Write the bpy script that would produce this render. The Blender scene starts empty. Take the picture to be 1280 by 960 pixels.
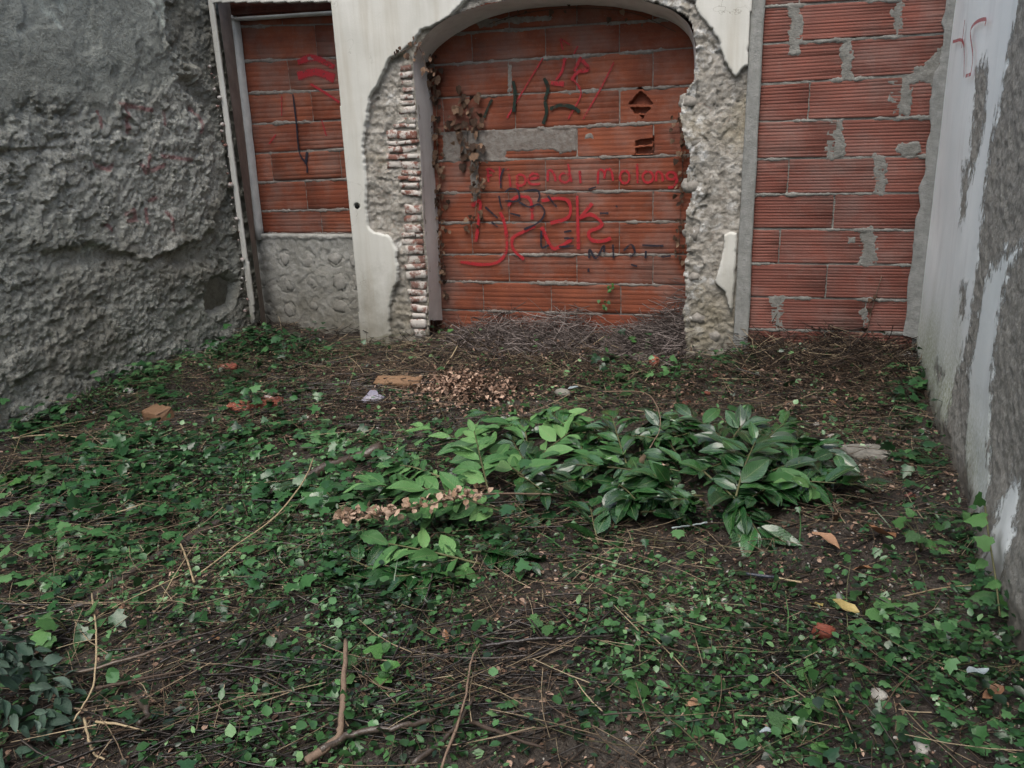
import bpy, math, random
import numpy as np
from mathutils import Matrix, Vector
random.seed(7); RNG = np.random.default_rng(11)
scene = bpy.context.scene
C = scene.collection

# ------------------------------------------------------------------ camera, sky, sun, exposure
F_PX = 1026.8
RW = np.array([[0.944479, 0.063362, -0.322404], [0.326484, -0.291392, 0.899166], [-0.036973, -0.954503, -0.2959]])
CAM = np.array([0.0, 0.0, 1.3])
cam_d = bpy.data.cameras.new('camera'); cam = bpy.data.objects.new('camera', cam_d); C.objects.link(cam)
cam_d.sensor_width = 36.0; cam_d.lens = F_PX / 1280 * 36.0; cam_d.clip_start = 0.05; cam_d.clip_end = 500
r, d, f = RW[:, 0], RW[:, 1], RW[:, 2]
cam.matrix_world = Matrix(((r[0], -d[0], -f[0], CAM[0]), (r[1], -d[1], -f[1], CAM[1]), (r[2], -d[2], -f[2], CAM[2]), (0, 0, 0, 1)))
scene.camera = cam
SUN_EL, SUN_AZ = math.radians(60), math.radians(184)
w = bpy.data.worlds.new('World'); scene.world = w; w.use_nodes = True
wn = w.node_tree; wn.nodes.clear()
sky = wn.nodes.new('ShaderNodeTexSky'); sky.sky_type = 'NISHITA'; sky.sun_disc = False
sky.sun_elevation = SUN_EL; sky.sun_rotation = SUN_AZ; sky.air_density = 1.0; sky.dust_density = 4.0; sky.ozone_density = 1.0
bg = wn.nodes.new('ShaderNodeBackground'); bg.inputs[1].default_value = 0.15
wo = wn.nodes.new('ShaderNodeOutputWorld')
hs = wn.nodes.new('ShaderNodeHueSaturation'); hs.inputs['Saturation'].default_value = 0.85   # an overcast sky is nearly grey
wn.links.new(sky.outputs[0], hs.inputs['Color']); wn.links.new(hs.outputs[0], bg.inputs[0]); wn.links.new(bg.outputs[0], wo.inputs[0])
sun_d = bpy.data.lights.new('sun', 'SUN'); sun_d.energy = 1.2; sun_d.angle = math.radians(50); sun_d.color = (1, 0.99, 0.96)
sun = bpy.data.objects.new('sun', sun_d); C.objects.link(sun)
sd = Vector((math.sin(SUN_AZ) * math.cos(SUN_EL), math.cos(SUN_AZ) * math.cos(SUN_EL), math.sin(SUN_EL)))
sun.rotation_euler = (-sd).to_track_quat('-Z', 'Y').to_euler()
scene.view_settings.view_transform = 'Standard'; scene.view_settings.look = 'None'
scene.view_settings.exposure = 0.94; scene.view_settings.gamma = 1.0

# ------------------------------------------------------------------ numeric helpers
def ray(px, py):
    return RW @ np.array([(px - 640) / F_PX, (py - 480) / F_PX, 1.0])
def P(px, py, Y=None, X=None, Z=None):
    dd = ray(px, py)
    t = Y / dd[1] if Y is not None else (X / dd[0] if X is not None else (Z - CAM[2]) / dd[2])
    return CAM + dd * t
def _h(ix, iy, s):
    h = (ix.astype(np.int64) * 374761393 + iy.astype(np.int64) * 668265263 + s * 1442695041) & 0xffffffff
    h = ((h ^ (h >> 13)) * 1274126177) & 0xffffffff
    return ((h ^ (h >> 16)) & 0xffff) / 65535.0
def vn(x, y, s=0):
    x = np.asarray(x, float); y = np.asarray(y, float)
    ix = np.floor(x); iy = np.floor(y); fx = x - ix; fy = y - iy
    fx = fx * fx * fx * (fx * (fx * 6 - 15) + 10); fy = fy * fy * fy * (fy * (fy * 6 - 15) + 10)
    a, b = _h(ix, iy, s), _h(ix + 1, iy, s); c, e = _h(ix, iy + 1, s), _h(ix + 1, iy + 1, s)
    return ((a + (b - a) * fx) * (1 - fy) + (c + (e - c) * fx) * fy) * 2 - 1
def fbm(x, y, s=0, o=4, g=0.5):
    v = 0; a = 1; t = 0
    for i in range(o):
        v = v + a * vn(x * 2 ** i + i * 17.3, y * 2 ** i - i * 9.1, s + i); t += a; a *= g
    return v / t * 1.6
def ridge(x, y, s=0, o=4):
    v = 0; a = 1; t = 0
    for i in range(o):
        v = v + a * (1 - 2 * np.abs(vn(x * 2 ** i + i * 7.7, y * 2 ** i + i * 3.1, s + i))); t += a; a *= 0.55
    return v / t
def worley(x, y, s=0):
    ix = np.floor(x); iy = np.floor(y); d1 = np.full(np.shape(x), 9.0); d2 = d1.copy(); cid = np.zeros(np.shape(x))
    for dx in (-1, 0, 1):
        for dy in (-1, 0, 1):
            cx = ix + dx + 0.15 + 0.7 * _h(ix + dx, iy + dy, s); cy = iy + dy + 0.15 + 0.7 * _h(ix + dx, iy + dy, s + 5)
            dd = np.hypot(x - cx, y - cy); hid = _h(ix + dx, iy + dy, s + 9)
            m = dd < d1
            d2 = np.where(m, d1, np.minimum(d2, dd)); cid = np.where(m, hid, cid); d1 = np.where(m, dd, d1)
    return d1, d2, cid
def facets(x, y, s=0):
    """angular chips: every cell is a small tilted plane at its own height"""
    ix = np.floor(x); iy = np.floor(y); d1 = np.full(np.shape(x), 9.0); h = np.zeros(np.shape(x))
    for dx in (-1, 0, 1):
        for dy in (-1, 0, 1):
            a, b = ix + dx, iy + dy; cx = a + 0.1 + 0.8 * _h(a, b, s); cy = b + 0.1 + 0.8 * _h(a, b, s + 5)
            dd = np.hypot(x - cx, y - cy); v = (_h(a, b, s + 9) - .5) + (x - cx) * (_h(a, b, s + 13) - .5) * 1.6 + (y - cy) * (_h(a, b, s + 17) - .5) * 1.6
            m = dd < d1; h = np.where(m, v, h); d1 = np.where(m, dd, d1)
    return h
def sdist(x, y, poly):
    """signed distance to a polygon, positive inside"""
    p = np.asarray(poly, float); q = np.roll(p, -1, 0)
    best = np.full(np.shape(x), 1e9); ins = np.zeros(np.shape(x), bool)
    for a, b in zip(p, q):
        e = b - a; L = e @ e + 1e-12
        t = np.clip(((x - a[0]) * e[0] + (y - a[1]) * e[1]) / L, 0, 1)
        best = np.minimum(best, np.hypot(x - a[0] - t * e[0], y - a[1] - t * e[1]))
        c = ((a[1] > y) != (b[1] > y))
        with np.errstate(divide='ignore', invalid='ignore'):
            xi = a[0] + (y - a[1]) / (e[1] if abs(e[1]) > 1e-12 else 1e-12) * e[0]
        ins ^= c & (x < xi)
    return np.where(ins, best, -best)
def sstep(a, b, x):
    t = np.clip((x - a) / (b - a), 0, 1); return t * t * (3 - 2 * t)
def smooth_line(pts, n=5):
    p = np.asarray(pts, float)
    if len(p) < 3: return np.array([p[0] + (p[-1] - p[0]) * t for t in np.linspace(0, 1, n + 1)])
    q = np.vstack([2 * p[0] - p[1], p, 2 * p[-1] - p[-2]]); out = []
    for i in range(1, len(q) - 2):
        for t in np.arange(n) / n:
            out.append(0.5 * (2 * q[i] + (q[i + 1] - q[i - 1]) * t + (2 * q[i - 1] - 5 * q[i] + 4 * q[i + 1] - q[i + 2]) * t * t + (3 * q[i] - q[i - 1] - 3 * q[i + 1] + q[i + 2]) * t ** 3))
    out.append(p[-1]); return np.array(out)
def zg(x, y):
    x = np.asarray(x, float); y = np.asarray(y, float)
    return (-0.17 + 0.15 * np.exp(-((x - 0.25) ** 2 / 0.5 + (y - 5.2) ** 2 / 0.7)) + 0.07 * np.exp(-((x + 1.55) ** 2 / 0.7 + (y - 5.4) ** 2 / 0.2))
            + 0.05 * np.exp(-((x + 3.9) ** 2 / 0.12)) + 0.03 * fbm(x * 1.3, y * 1.3, 3, 3) + 0.012 * fbm(x * 7, y * 7, 8, 3))
def G(px, py, h=0.0):
    z = -0.15
    for _ in range(6):
        p = P(px, py, Z=z + h); z = float(zg(p[0], p[1]))
    return np.array([p[0], p[1], z + h])

# ------------------------------------------------------------------ mesh helpers
def mesh(name, V, F, mat=None, smooth=False, attrs=None, uv=None):
    V = np.asarray(V, np.float32); me = bpy.data.meshes.new(name)
    if not isinstance(F, (list, tuple)): F = [F]
    if len(F) and not isinstance(F[0], np.ndarray): F = [np.array([q for q in F if len(q) == k]) for k in sorted({len(q) for q in F})]
    F = [q for q in F if len(q)]
    loops = np.concatenate([q.ravel() for q in F]).astype(np.int32)
    tot = np.concatenate([np.full(len(q), q.shape[1]) for q in F]).astype(np.int32)
    st = np.concatenate([[0], np.cumsum(tot)[:-1]]).astype(np.int32)
    me.vertices.add(len(V)); me.vertices.foreach_set('co', V.ravel())
    me.loops.add(len(loops)); me.loops.foreach_set('vertex_index', loops)
    me.polygons.add(len(tot)); me.polygons.foreach_set('loop_start', st); me.polygons.foreach_set('loop_total', tot)
    if smooth: me.polygons.foreach_set('use_smooth', np.ones(len(tot), bool))
    for k, a in (attrs or {}).items():
        at = me.attributes.new(k, 'FLOAT', 'POINT'); at.data.foreach_set('value', np.asarray(a, np.float32))
    me.update(calc_edges=True)
    if uv is not None:
        l = me.uv_layers.new(name='UVMap'); l.data.foreach_set('uv', np.asarray(uv, np.float32)[loops].ravel())
    me.validate()
    if mat: me.materials.append(mat)
    return me
def link(name, me, parent=None, loc=None):
    o = bpy.data.objects.new(name, me); C.objects.link(o)
    if parent: o.parent = parent
    if loc is not None: o.location = loc
    return o
def tag(o, label, cat, group=None):
    o['label'] = label; o['category'] = cat
    if group: o['group'] = group
    return o
def thing(name, label, cat, loc=(0, 0, 0), group=None):
    return tag(link(name, None, None, loc), label, cat, group)
def struct(o, kind='structure'):
    o['kind'] = kind; return o
def grid_faces(nu, nv, keep=None):
    i = np.arange(nu * nv).reshape(nv, nu)
    f = np.stack([i[:-1, :-1], i[:-1, 1:], i[1:, 1:], i[1:, :-1]], -1).reshape(-1, 4)
    return f if keep is None else f[keep.ravel()]
def compact(V, F, attrs):
    u, inv = np.unique(F.ravel(), return_inverse=True)
    return V[u], inv.reshape(F.shape), {k: a[u] for k, a in attrs.items()}
def tube(pts, rad, sides=6, rough=0.0):
    p = np.asarray(pts, float); n = len(p); rad = np.broadcast_to(rad, (n,)) if np.ndim(rad) == 0 else np.asarray(rad)
    t = np.gradient(p, axis=0); t /= np.linalg.norm(t, axis=1)[:, None] + 1e-9
    up = np.array([0, 0, 1.0]); up = np.where(np.abs(t[:, 2:3]) > 0.9, np.array([[1.0, 0, 0]]), up[None])
    a = np.cross(t, up); a /= np.linalg.norm(a, axis=1)[:, None] + 1e-9; b = np.cross(t, a)
    th = np.arange(sides) / sides * 2 * math.pi
    rr = rad[:, None] * (1 + rough * RNG.uniform(-1, 1, (n, sides)))
    V = p[:, None] + rr[..., None] * (np.cos(th)[None, :, None] * a[:, None] + np.sin(th)[None, :, None] * b[:, None])
    F = []
    for i in range(n - 1):
        for j in range(sides):
            k = (j + 1) % sides; F.append((i * sides + j, i * sides + k, (i + 1) * sides + k, (i + 1) * sides + j))
    F.append(tuple(range(sides))[::-1]); F.append(tuple((n - 1) * sides + j for j in range(sides)))
    return V.reshape(-1, 3), F
def lump(rx, ry, rz, seed, rough=0.25, nu=9, nv=6, flat=0.0, facet=None):
    """an irregular stone / rubble lump with a clipped, faceted outline"""
    rg = np.random.default_rng(seed); V = []; F = []
    ns = rg.normal(size=(7, 3)); ns /= np.linalg.norm(ns, axis=1)[:, None]; cut = rg.uniform(0.6, 0.9, 7)
    for i in range(nv + 1):
        ph = math.pi * i / nv - math.pi / 2
        for j in range(nu):
            th = 2 * math.pi * j / nu
            q = np.array([math.cos(ph) * math.cos(th), math.cos(ph) * math.sin(th), math.sin(ph)])
            s = 1.0
            for nn, c in zip(ns, cut):
                dd = q @ nn
                if dd * s > c: s = c / dd
            q = q * s * (1 + rough * 0.4 * rg.uniform(-1, 1) * (0 < i < nv))
            V.append(q * (rx, ry, rz))
    for i in range(nv):
        for j in range(nu):
            k = (j + 1) % nu; F.append((i * nu + j, i * nu + k, (i + 1) * nu + k, (i + 1) * nu + j))
    return np.array(V), F
def shard(L, W, H, seed, jag=0.25):
    """a broken flat piece: an irregular polygon with thickness"""
    rg = np.random.default_rng(seed); n = 9
    out = []
    for i in range(n):
        a = 2 * math.pi * i / n; e = 1 / max(abs(math.cos(a)), abs(math.sin(a)))
        rr = min(e, 1.3) * (1 - jag * rg.uniform(0, 1))
        out.append((math.cos(a) * rr * L / 2, math.sin(a) * rr * W / 2))
    out = np.array(out)
    V = np.vstack([np.c_[out * 1.02, np.full(n, -H / 2)], np.c_[out, H * 0.32 + rg.uniform(-.1, .1, n) * H], np.c_[out * 0.9, H / 2 + rg.uniform(-.12, .12, n) * H]])
    F = [tuple(range(n))[::-1], tuple(2 * n + j for j in range(n))]
    for l in (0, 1):
        for j in range(n):
            k = (j + 1) % n; F.append((l * n + j, l * n + k, (l + 1) * n + k, (l + 1) * n + j))
    return V, F
def rot(yaw, tilt, spin=0):
    return np.array(Matrix.Rotation(yaw, 3, 'Z') @ Matrix.Rotation(tilt, 3, 'X') @ Matrix.Rotation(spin, 3, 'Z'))

# ------------------------------------------------------------------ materials
class NT:
    def __init__(s, name):
        s.m = bpy.data.materials.new(name); s.m.use_nodes = True; s.t = s.m.node_tree; s.t.nodes.clear()
        s.out = s.t.nodes.new('ShaderNodeOutputMaterial')
    def n(s, ty, ins=None, o=0, **props):
        k = s.t.nodes.new('ShaderNode' + ty)
        for a, b in props.items(): setattr(k, a, b)
        for a, b in (ins or {}).items():
            if isinstance(b, bpy.types.NodeSocket): s.t.links.new(b, k.inputs[a])
            else: k.inputs[a].default_value = b
        return k.outputs[o]
    def co(s, kind='Object'): return s.n('TexCoord', o=kind)
    def map(s, v, sc): return s.n('Mapping', {'Vector': v, 'Scale': sc})
    def noise(s, v, scale, detail=6, rough=0.6, dist=0.0):
        return s.n('TexNoise', {'Vector': v, 'Scale': scale, 'Detail': detail, 'Roughness': rough, 'Distortion': dist})
    def ramp(s, fac, stops):
        k = s.t.nodes.new('ShaderNodeValToRGB'); s.t.links.new(fac, k.inputs[0]); e = k.color_ramp.elements
        while len(e) < len(stops): e.new(0.5)
        for q, (p, c) in zip(e, stops): q.position = p; q.color = (*c, 1) if len(c) == 3 else c
        return k.outputs[0]
    def step(s, fac, a, b):
        return s.n('MapRange', {'Value': fac, 'From Min': a, 'From Max': b}, clamp=True)
    def mix(s, fac, a, b, mode='MIX'):
        k = s.t.nodes.new('ShaderNodeMix'); k.data_type = 'RGBA'; k.blend_type = mode
        for i, v in ((0, fac), (6, a), (7, b)):
            if isinstance(v, bpy.types.NodeSocket): s.t.links.new(v, k.inputs[i])
            else: k.inputs[i].default_value = v if i == 0 else (*v, 1)
        return k.outputs[2]
    def math(s, op, a, b=0.0, c=0.0):
        k = s.t.nodes.new('ShaderNodeMath'); k.operation = op
        for i, v in enumerate((a, b, c)):
            if isinstance(v, bpy.types.NodeSocket): s.t.links.new(v, k.inputs[i])
            else: k.inputs[i].default_value = v
        return k.outputs[0]
    def attr(s, name): return s.n('Attribute', o='Fac', attribute_name=name)
    def bump(s, h, dist, strength=1.0, normal=None):
        ins = {'Height': h, 'Distance': dist, 'Strength': strength}
        if normal: ins['Normal'] = normal
        return s.n('Bump', ins)
    def done(s, col, rough=0.85, normal=None, spec=0.3, **kw):
        ins = {'Base Color': col if isinstance(col, bpy.types.NodeSocket) else (*col, 1), 'Roughness': rough, 'Specular IOR Level': spec}
        if normal: ins['Normal'] = normal
        ins.update(kw)
        s.t.links.new(s.n('BsdfPrincipled', ins), s.out.inputs[0]); return s.m

def m_ground():
    t = NT('soil'); v = t.co()
    a = t.noise(v, 2.2, 5); b = t.noise(v, 45, 6, 0.7); c = t.n('TexVoronoi', {'Vector': v, 'Scale': 70}); c2 = t.noise(v, 160, 3)
    col = t.ramp(b, [(0.3, (0.010, 0.008, 0.006)), (0.5, (0.027, 0.020, 0.015)), (0.72, (0.07, 0.055, 0.042))])
    col = t.mix(t.step(a, 0.42, 0.65), col, t.mix(t.step(c2, .4, .7), (0.03, 0.025, 0.02), (0.11, 0.095, 0.075)))
    col = t.mix(t.step(c, 0.16, 0.05), col, (0.26, 0.24, 0.21))
    return t.done(col, t.step(a, 1.0, 0.2), t.bump(t.math('ADD', b, t.math('MULTIPLY', c, -0.4)), 0.012), 0.4)
def m_leftwall():
    t = NT('old_render'); v = t.co(); k = t.attr('layer'); red = t.attr('red'); dk = t.attr('dark_tone')
    a = t.noise(v, 2.2, 6, 0.6, 0.5); b = t.noise(v, 14, 8, 0.72); c = t.noise(v, 70, 6, 0.7); vor = t.n('TexVoronoi', {'Vector': v, 'Scale': 26})
    col = t.ramp(b, [(0.27, (0.22, 0.215, 0.195)), (0.43, (0.41, 0.41, 0.39)), (0.58, (0.56, 0.565, 0.545)), (0.72, (0.76, 0.77, 0.76))])
    col = t.mix(t.math('MULTIPLY', t.step(a, 0.45, 0.62), 0.55), col, (0.30, 0.275, 0.24))
    sm = t.ramp(t.noise(v, 5, 8, 0.65, 1.0), [(0.3, (0.25, 0.26, 0.25)), (0.5, (0.42, 0.435, 0.42)), (0.7, (0.58, 0.60, 0.58))])
    col = t.mix(k, col, sm)
    col = t.mix(t.math('MULTIPLY', t.attr('pale'), t.step(t.noise(v, 38, 7, 0.75), 0.4, 0.62)), col, (0.68, 0.68, 0.67))
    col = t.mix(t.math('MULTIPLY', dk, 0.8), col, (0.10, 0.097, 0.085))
    col = t.mix(t.math('MULTIPLY', red, t.step(b, 0.3, 0.5)), col, (0.38, 0.11, 0.13))
    col = t.mix(t.math('MULTIPLY', t.attr('white'), t.step(b, 0.3, 0.45)), col, (0.6, 0.64, 0.62))
    f = t.noise(v, 170, 5, 0.75); pit = t.step(t.noise(v, 32, 6, 0.7, .6), 0.36, 0.28)
    col = t.mix(t.math('MULTIPLY', t.step(c, 0.47, 0.30), 0.6), col, (0.10, 0.097, 0.085))
    col = t.mix(t.math('MULTIPLY', t.step(c, 0.55, 0.70), 0.5), col, (0.60, 0.60, 0.585))
    col = t.mix(t.math('MULTIPLY', pit, 0.6), col, (0.09, 0.085, 0.075))
    col = t.mix(t.math('MULTIPLY', t.step(f, 0.58, 0.72), 0.35), col, (0.62, 0.63, 0.62))
    h = t.math('ADD', t.math('MULTIPLY', b, 1.2), t.math('ADD', t.math('MULTIPLY', c, 0.9), t.math('MULTIPLY', f, 0.35)))
    col = t.mix(1.0, col, (1.0, 1.0, 0.90), 'MULTIPLY')
    h = t.math('SUBTRACT', h, t.math('MULTIPLY', pit, 0.5))
    return t.done(col, 0.92, t.bump(h, 0.03), 0.15)
def m_facade():
    t = NT('plaster_and_masonry'); v = t.co(); k = t.attr('plaster'); cm = t.attr('cement'); lum = t.attr('lump')
    b = t.noise(v, 18, 7, 0.7); a = t.noise(v, 1.8, 4); c = t.noise(v, 90, 5, 0.7)
    st = t.noise(t.map(v, (9, 9, 0.7)), 1, 5, 0.6)
    pl = t.mix(t.step(a, 0.35, 0.7), (0.52, 0.52, 0.478), (0.44, 0.44, 0.40))
    pl = t.mix(t.math('MULTIPLY', t.step(st, 0.5, 0.72), 0.45), pl, (0.60, 0.60, 0.575))
    pl = t.mix(t.math('MULTIPLY', t.step(st, 0.48, 0.3), 0.55), pl, (0.36, 0.33, 0.27))
    pl = t.mix(t.math('MULTIPLY', t.step(b, 0.62, 0.75), 0.3), pl, (0.4, 0.37, 0.31))
    pl = t.mix(t.step(cm, 0.45, 0.55), pl, t.mix(b, (0.2, 0.19, 0.16), (0.33, 0.31, 0.26)))
    ms = t.ramp(b, [(0.25, (0.15, 0.135, 0.11)), (0.48, (0.34, 0.32, 0.28)), (0.72, (0.52, 0.50, 0.46))])
    ms = t.mix(t.math('MULTIPLY', t.step(lum, 0.66, 0.9), t.step(b, 0.45, 0.62)), ms, (0.70, 0.71, 0.70))
    ms = t.mix(t.math('MULTIPLY', t.step(lum, 0.3, 0.12), 0.5), ms, (0.33, 0.20, 0.14))
    ms = t.mix(t.math('MULTIPLY', t.step(a, 0.52, 0.68), 0.5), ms, (0.35, 0.30, 0.19))
    col = t.mix(t.step(k, 0.45, 0.55), ms, pl)
    bs = t.mix(t.step(k, 0.45, 0.55), (1, 1, 1), (0.12, 0.12, 0.12))
    gz = t.n('SeparateXYZ', {0: t.n('NewGeometry', o='Position')}, o=2)
    dirt = t.math('MULTIPLY', t.step(t.math('ADD', gz, t.math('MULTIPLY', t.noise(v, 6, 6, 0.7), -0.9)), 0.0, -0.6), 0.75)
    col = t.mix(dirt, col, (0.16, 0.15, 0.115))
    wv = t.n('TexVoronoi', {'Vector': t.n('VectorMath', {0: v, 1: t.n('TexNoise', {'Vector': v, 'Scale': 3.0, 'Detail': 6}, o=1)}, operation='ADD'), 'Scale': 2.3}, feature='DISTANCE_TO_EDGE')
    ck = t.math('MULTIPLY', t.step(wv, 0.006, 0.002), t.step(t.noise(v, 2.5, 3), 0.5, 0.58)); col = t.mix(t.math('MULTIPLY', ck, 0.6), col, (0.2, 0.19, 0.16))
    spots = t.step(t.noise(v, 75, 4, 0.8), 0.68, 0.72); col = t.mix(t.math('MULTIPLY', spots, 0.4), col, (0.28, 0.26, 0.21))
    h = t.math('SUBTRACT', t.math('ADD', t.math('ADD', b, t.math('MULTIPLY', c, 0.8)), t.math('MULTIPLY', t.noise(v, 230, 4, .7), .35)), ck)
    return t.done(col, 0.9, t.bump(h, 0.016, bs), 0.2)
def m_plaster(name, c1, c2, c3, sc=6):
    t = NT(name); v = t.co(); a = t.noise(v, sc, 6, 0.65); b = t.noise(v, 60, 5); st = t.noise(t.map(v, (7, 7, 0.8)), 1.3, 5)
    col = t.mix(t.step(a, 0.35, 0.68), c1, c2); col = t.mix(t.math('MULTIPLY', t.step(st, 0.52, 0.72), 0.6), col, c3)
    return t.done(col, 0.88, t.bump(t.math('ADD', a, t.math('MULTIPLY', b, 0.4)), 0.005), 0.25)
def m_rightwall():
    t = NT('flaking_paint'); v = t.co(); k = t.attr('paint'); b = t.noise(t.map(v, (7, 7, 4.8)), 3, 8, 0.8); c = t.noise(v, 55, 7, 0.75); a = t.noise(v, 1.6, 5)
    cr = t.noise(t.map(v, (3, 3, 0.6)), 2.2, 6)
    pt = t.mix(t.step(a, 0.35, 0.65), (0.70, 0.76, 0.755), (0.78, 0.82, 0.81))
    pt = t.mix(t.math('MULTIPLY', t.step(cr, 0.5, 0.7), 0.3), pt, (0.40, 0.43, 0.43))
    pt = t.mix(t.math('MULTIPLY', t.attr('algae'), t.step(c, 0.32, 0.62)), pt, (0.27, 0.30, 0.17))
    ce = t.ramp(c, [(0.28, (0.14, 0.137, 0.12)), (0.5, (0.29, 0.285, 0.255)), (0.74, (0.46, 0.455, 0.42))])
    ce = t.mix(t.math('MULTIPLY', t.step(b, 0.55, 0.7), 0.4), ce, (0.38, 0.39, 0.38))
    m = t.step(t.math('ADD', k, t.math('MULTIPLY', t.math('SUBTRACT', b, 0.5), 0.95)), 0.47, 0.53)
    col = t.mix(m, ce, pt)
    col = t.mix(t.math('MULTIPLY', t.attr('soil'), 0.8), col, (0.13, 0.115, 0.09))
    h = t.math('ADD', t.math('MULTIPLY', m, 0.9), t.math('MULTIPLY', c, t.math('SUBTRACT', 1.15, m)))
    return t.done(col, 0.85, t.bump(h, 0.012), 0.25)
def m_brick(name, c0, c1, c2, streak=0.4, white=0.0, rib=0):
    t = NT(name); g = t.co(); oi = t.n('ObjectInfo', o='Random')
    v = t.n('VectorMath', {0: g, 1: t.n('CombineXYZ', {'X': t.math('MULTIPLY', oi, 30), 'Z': t.math('MULTIPLY', oi, 17)})}, operation='ADD')
    a = t.noise(v, 6, 6, 0.65); b = t.noise(t.map(v, (2.0, 2.0, 45)), 1.5, 5, 0.65); c = t.noise(v, 90, 5, 0.7)
    col = t.mix(oi, c0, c1); col = t.mix(t.math('MULTIPLY', t.step(a, 0.4, 0.7), 0.75), col, c2)
    col = t.mix(t.math('MULTIPLY', t.step(b, 0.48, 0.7), streak), col, tuple(x * 0.55 + 0.02 for x in c0))
    col = t.mix(t.math('MULTIPLY', t.step(c, 0.6, 0.72), 0.35), col, (0.36, 0.27, 0.22))
    film = t.noise(t.n('NewGeometry', o='Position'), 2.6, 7, 0.7); col = t.mix(t.math('MULTIPLY', t.step(film, 0.47, 0.72), 0.38), col, (0.24, 0.22, 0.20))
    soot = t.noise(t.n('NewGeometry', o='Position'), 1.3, 5, 0.6); col = t.mix(t.math('MULTIPLY', t.step(soot, 0.55, 0.8), 0.5), col, (0.06, 0.04, 0.035))
    if white: col = t.mix(t.math('MULTIPLY', t.step(t.noise(v, 16, 6, 0.7), 0.62 - white * 0.3, 0.68 - white * 0.25), 0.9), col, (0.5, 0.48, 0.44))
    return t.done(col, 0.88, t.bump(t.math('ADD', c, b), 0.0025), 0.2)
def m_mortar(name, lo, hi, dirt=0.0):
    t = NT(name); v = t.co(); b = t.noise(v, 22, 7, 0.7); c = t.noise(v, 110, 5, 0.7)
    col = t.ramp(b, [(0.3, lo), (0.7, hi)])
    if dirt:
        gz = t.n('SeparateXYZ', {0: t.n('NewGeometry', o='Position')}, o=2); n = t.noise(t.n('NewGeometry', o='Position'), 7, 6, 0.7)
        col = t.mix(t.math('MULTIPLY', t.step(t.math('ADD', gz, t.math('MULTIPLY', n, -1.1)), 0.1, -0.65), dirt), col, (0.13, 0.12, 0.09))
    return t.done(col, 0.92, t.bump(t.math('ADD', b, c), 0.006), 0.15)
def m_leaf(name, stops, rough=0.4, spec=0.5, trans=0.15, vein=True, obj=False, coat=0.0):
    t = NT(name); fac = t.n('ObjectInfo', o='Random') if obj else t.attr('tint')
    v = t.co(); a = t.noise(v, 30, 4)
    f2 = t.math('ADD', fac, t.math('MULTIPLY', t.math('SUBTRACT', a, 0.5), 0.25))
    col = t.ramp(f2, stops)
    if vein:
        sp = t.step(t.noise(t.n('NewGeometry', o='Position'), 38, 5, 0.75), 0.64, 0.72); col = t.mix(t.math('MULTIPLY', sp, 0.75), col, (0.15, 0.12, 0.04))
    nrm = None
    if vein:
        u = t.n('SeparateXYZ', {0: t.n('TexCoord', o='UV')}, o=1); uu = t.n('SeparateXYZ', {0: t.n('TexCoord', o='UV')}, o=0)
        mid = t.step(t.math('ABSOLUTE', u), 0.07, 0.02)
        w = t.math('MULTIPLY', t.math('SINE', t.math('SUBTRACT', t.math('MULTIPLY', uu, 80), t.math('MULTIPLY', t.math('ABSOLUTE', u), 18))), 0.3)
        col = t.mix(t.math('MULTIPLY', mid, 0.45), col, (0.17, 0.22, 0.10))
        nrm = t.bump(t.math('ADD', w, t.math('MULTIPLY', a, 3)), 0.0012, 0.8)
    else: nrm = t.bump(a, 0.004, 0.6)
    return t.done(col, rough, nrm, spec, **{'Coat Weight': coat, 'Coat Roughness': 0.07, 'Coat IOR': 1.5})
def m_tint(name, stops, rough=0.7, spec=0.3, obj=False):
    t = NT(name); fac = t.n('ObjectInfo', o='Random') if obj else t.attr('tint'); a = t.noise(t.co(), 60, 5)
    col = t.ramp(t.math('ADD', fac, t.math('MULTIPLY', t.math('SUBTRACT', a, 0.5), 0.4)), stops)
    return t.done(col, rough, t.bump(a, 0.004), spec)
def m_spray(name, col, dens=1.0, soft=0.35):
    t = NT(name); uv = t.co('UV'); u = t.n('SeparateXYZ', {0: uv}, o=0); v = t.co()
    n = t.noise(v, 220, 4, 0.7); n2 = t.noise(v, 18, 4)
    e = t.step(t.math('ABSOLUTE', u), 1.0, 1.0 - soft - 0.2)
    a = t.math('MULTIPLY', t.step(t.math('ADD', e, t.math('MULTIPLY', t.math('SUBTRACT', n, 0.5), 0.9)), 0.35, 0.75), dens)
    a = t.math('MULTIPLY', a, t.step(n2, 0.2, 0.45))
    b = t.n('BsdfPrincipled', {'Base Color': (*col, 1), 'Roughness': 0.7, 'Specular IOR Level': 0.3})
    tr = t.n('BsdfTransparent')
    mx = t.t.nodes.new('ShaderNodeMixShader'); t.t.links.new(a, mx.inputs[0]); t.t.links.new(tr, mx.inputs[1]); t.t.links.new(b, mx.inputs[2])
    t.t.links.new(mx.outputs[0], t.out.inputs[0]); return t.m

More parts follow.
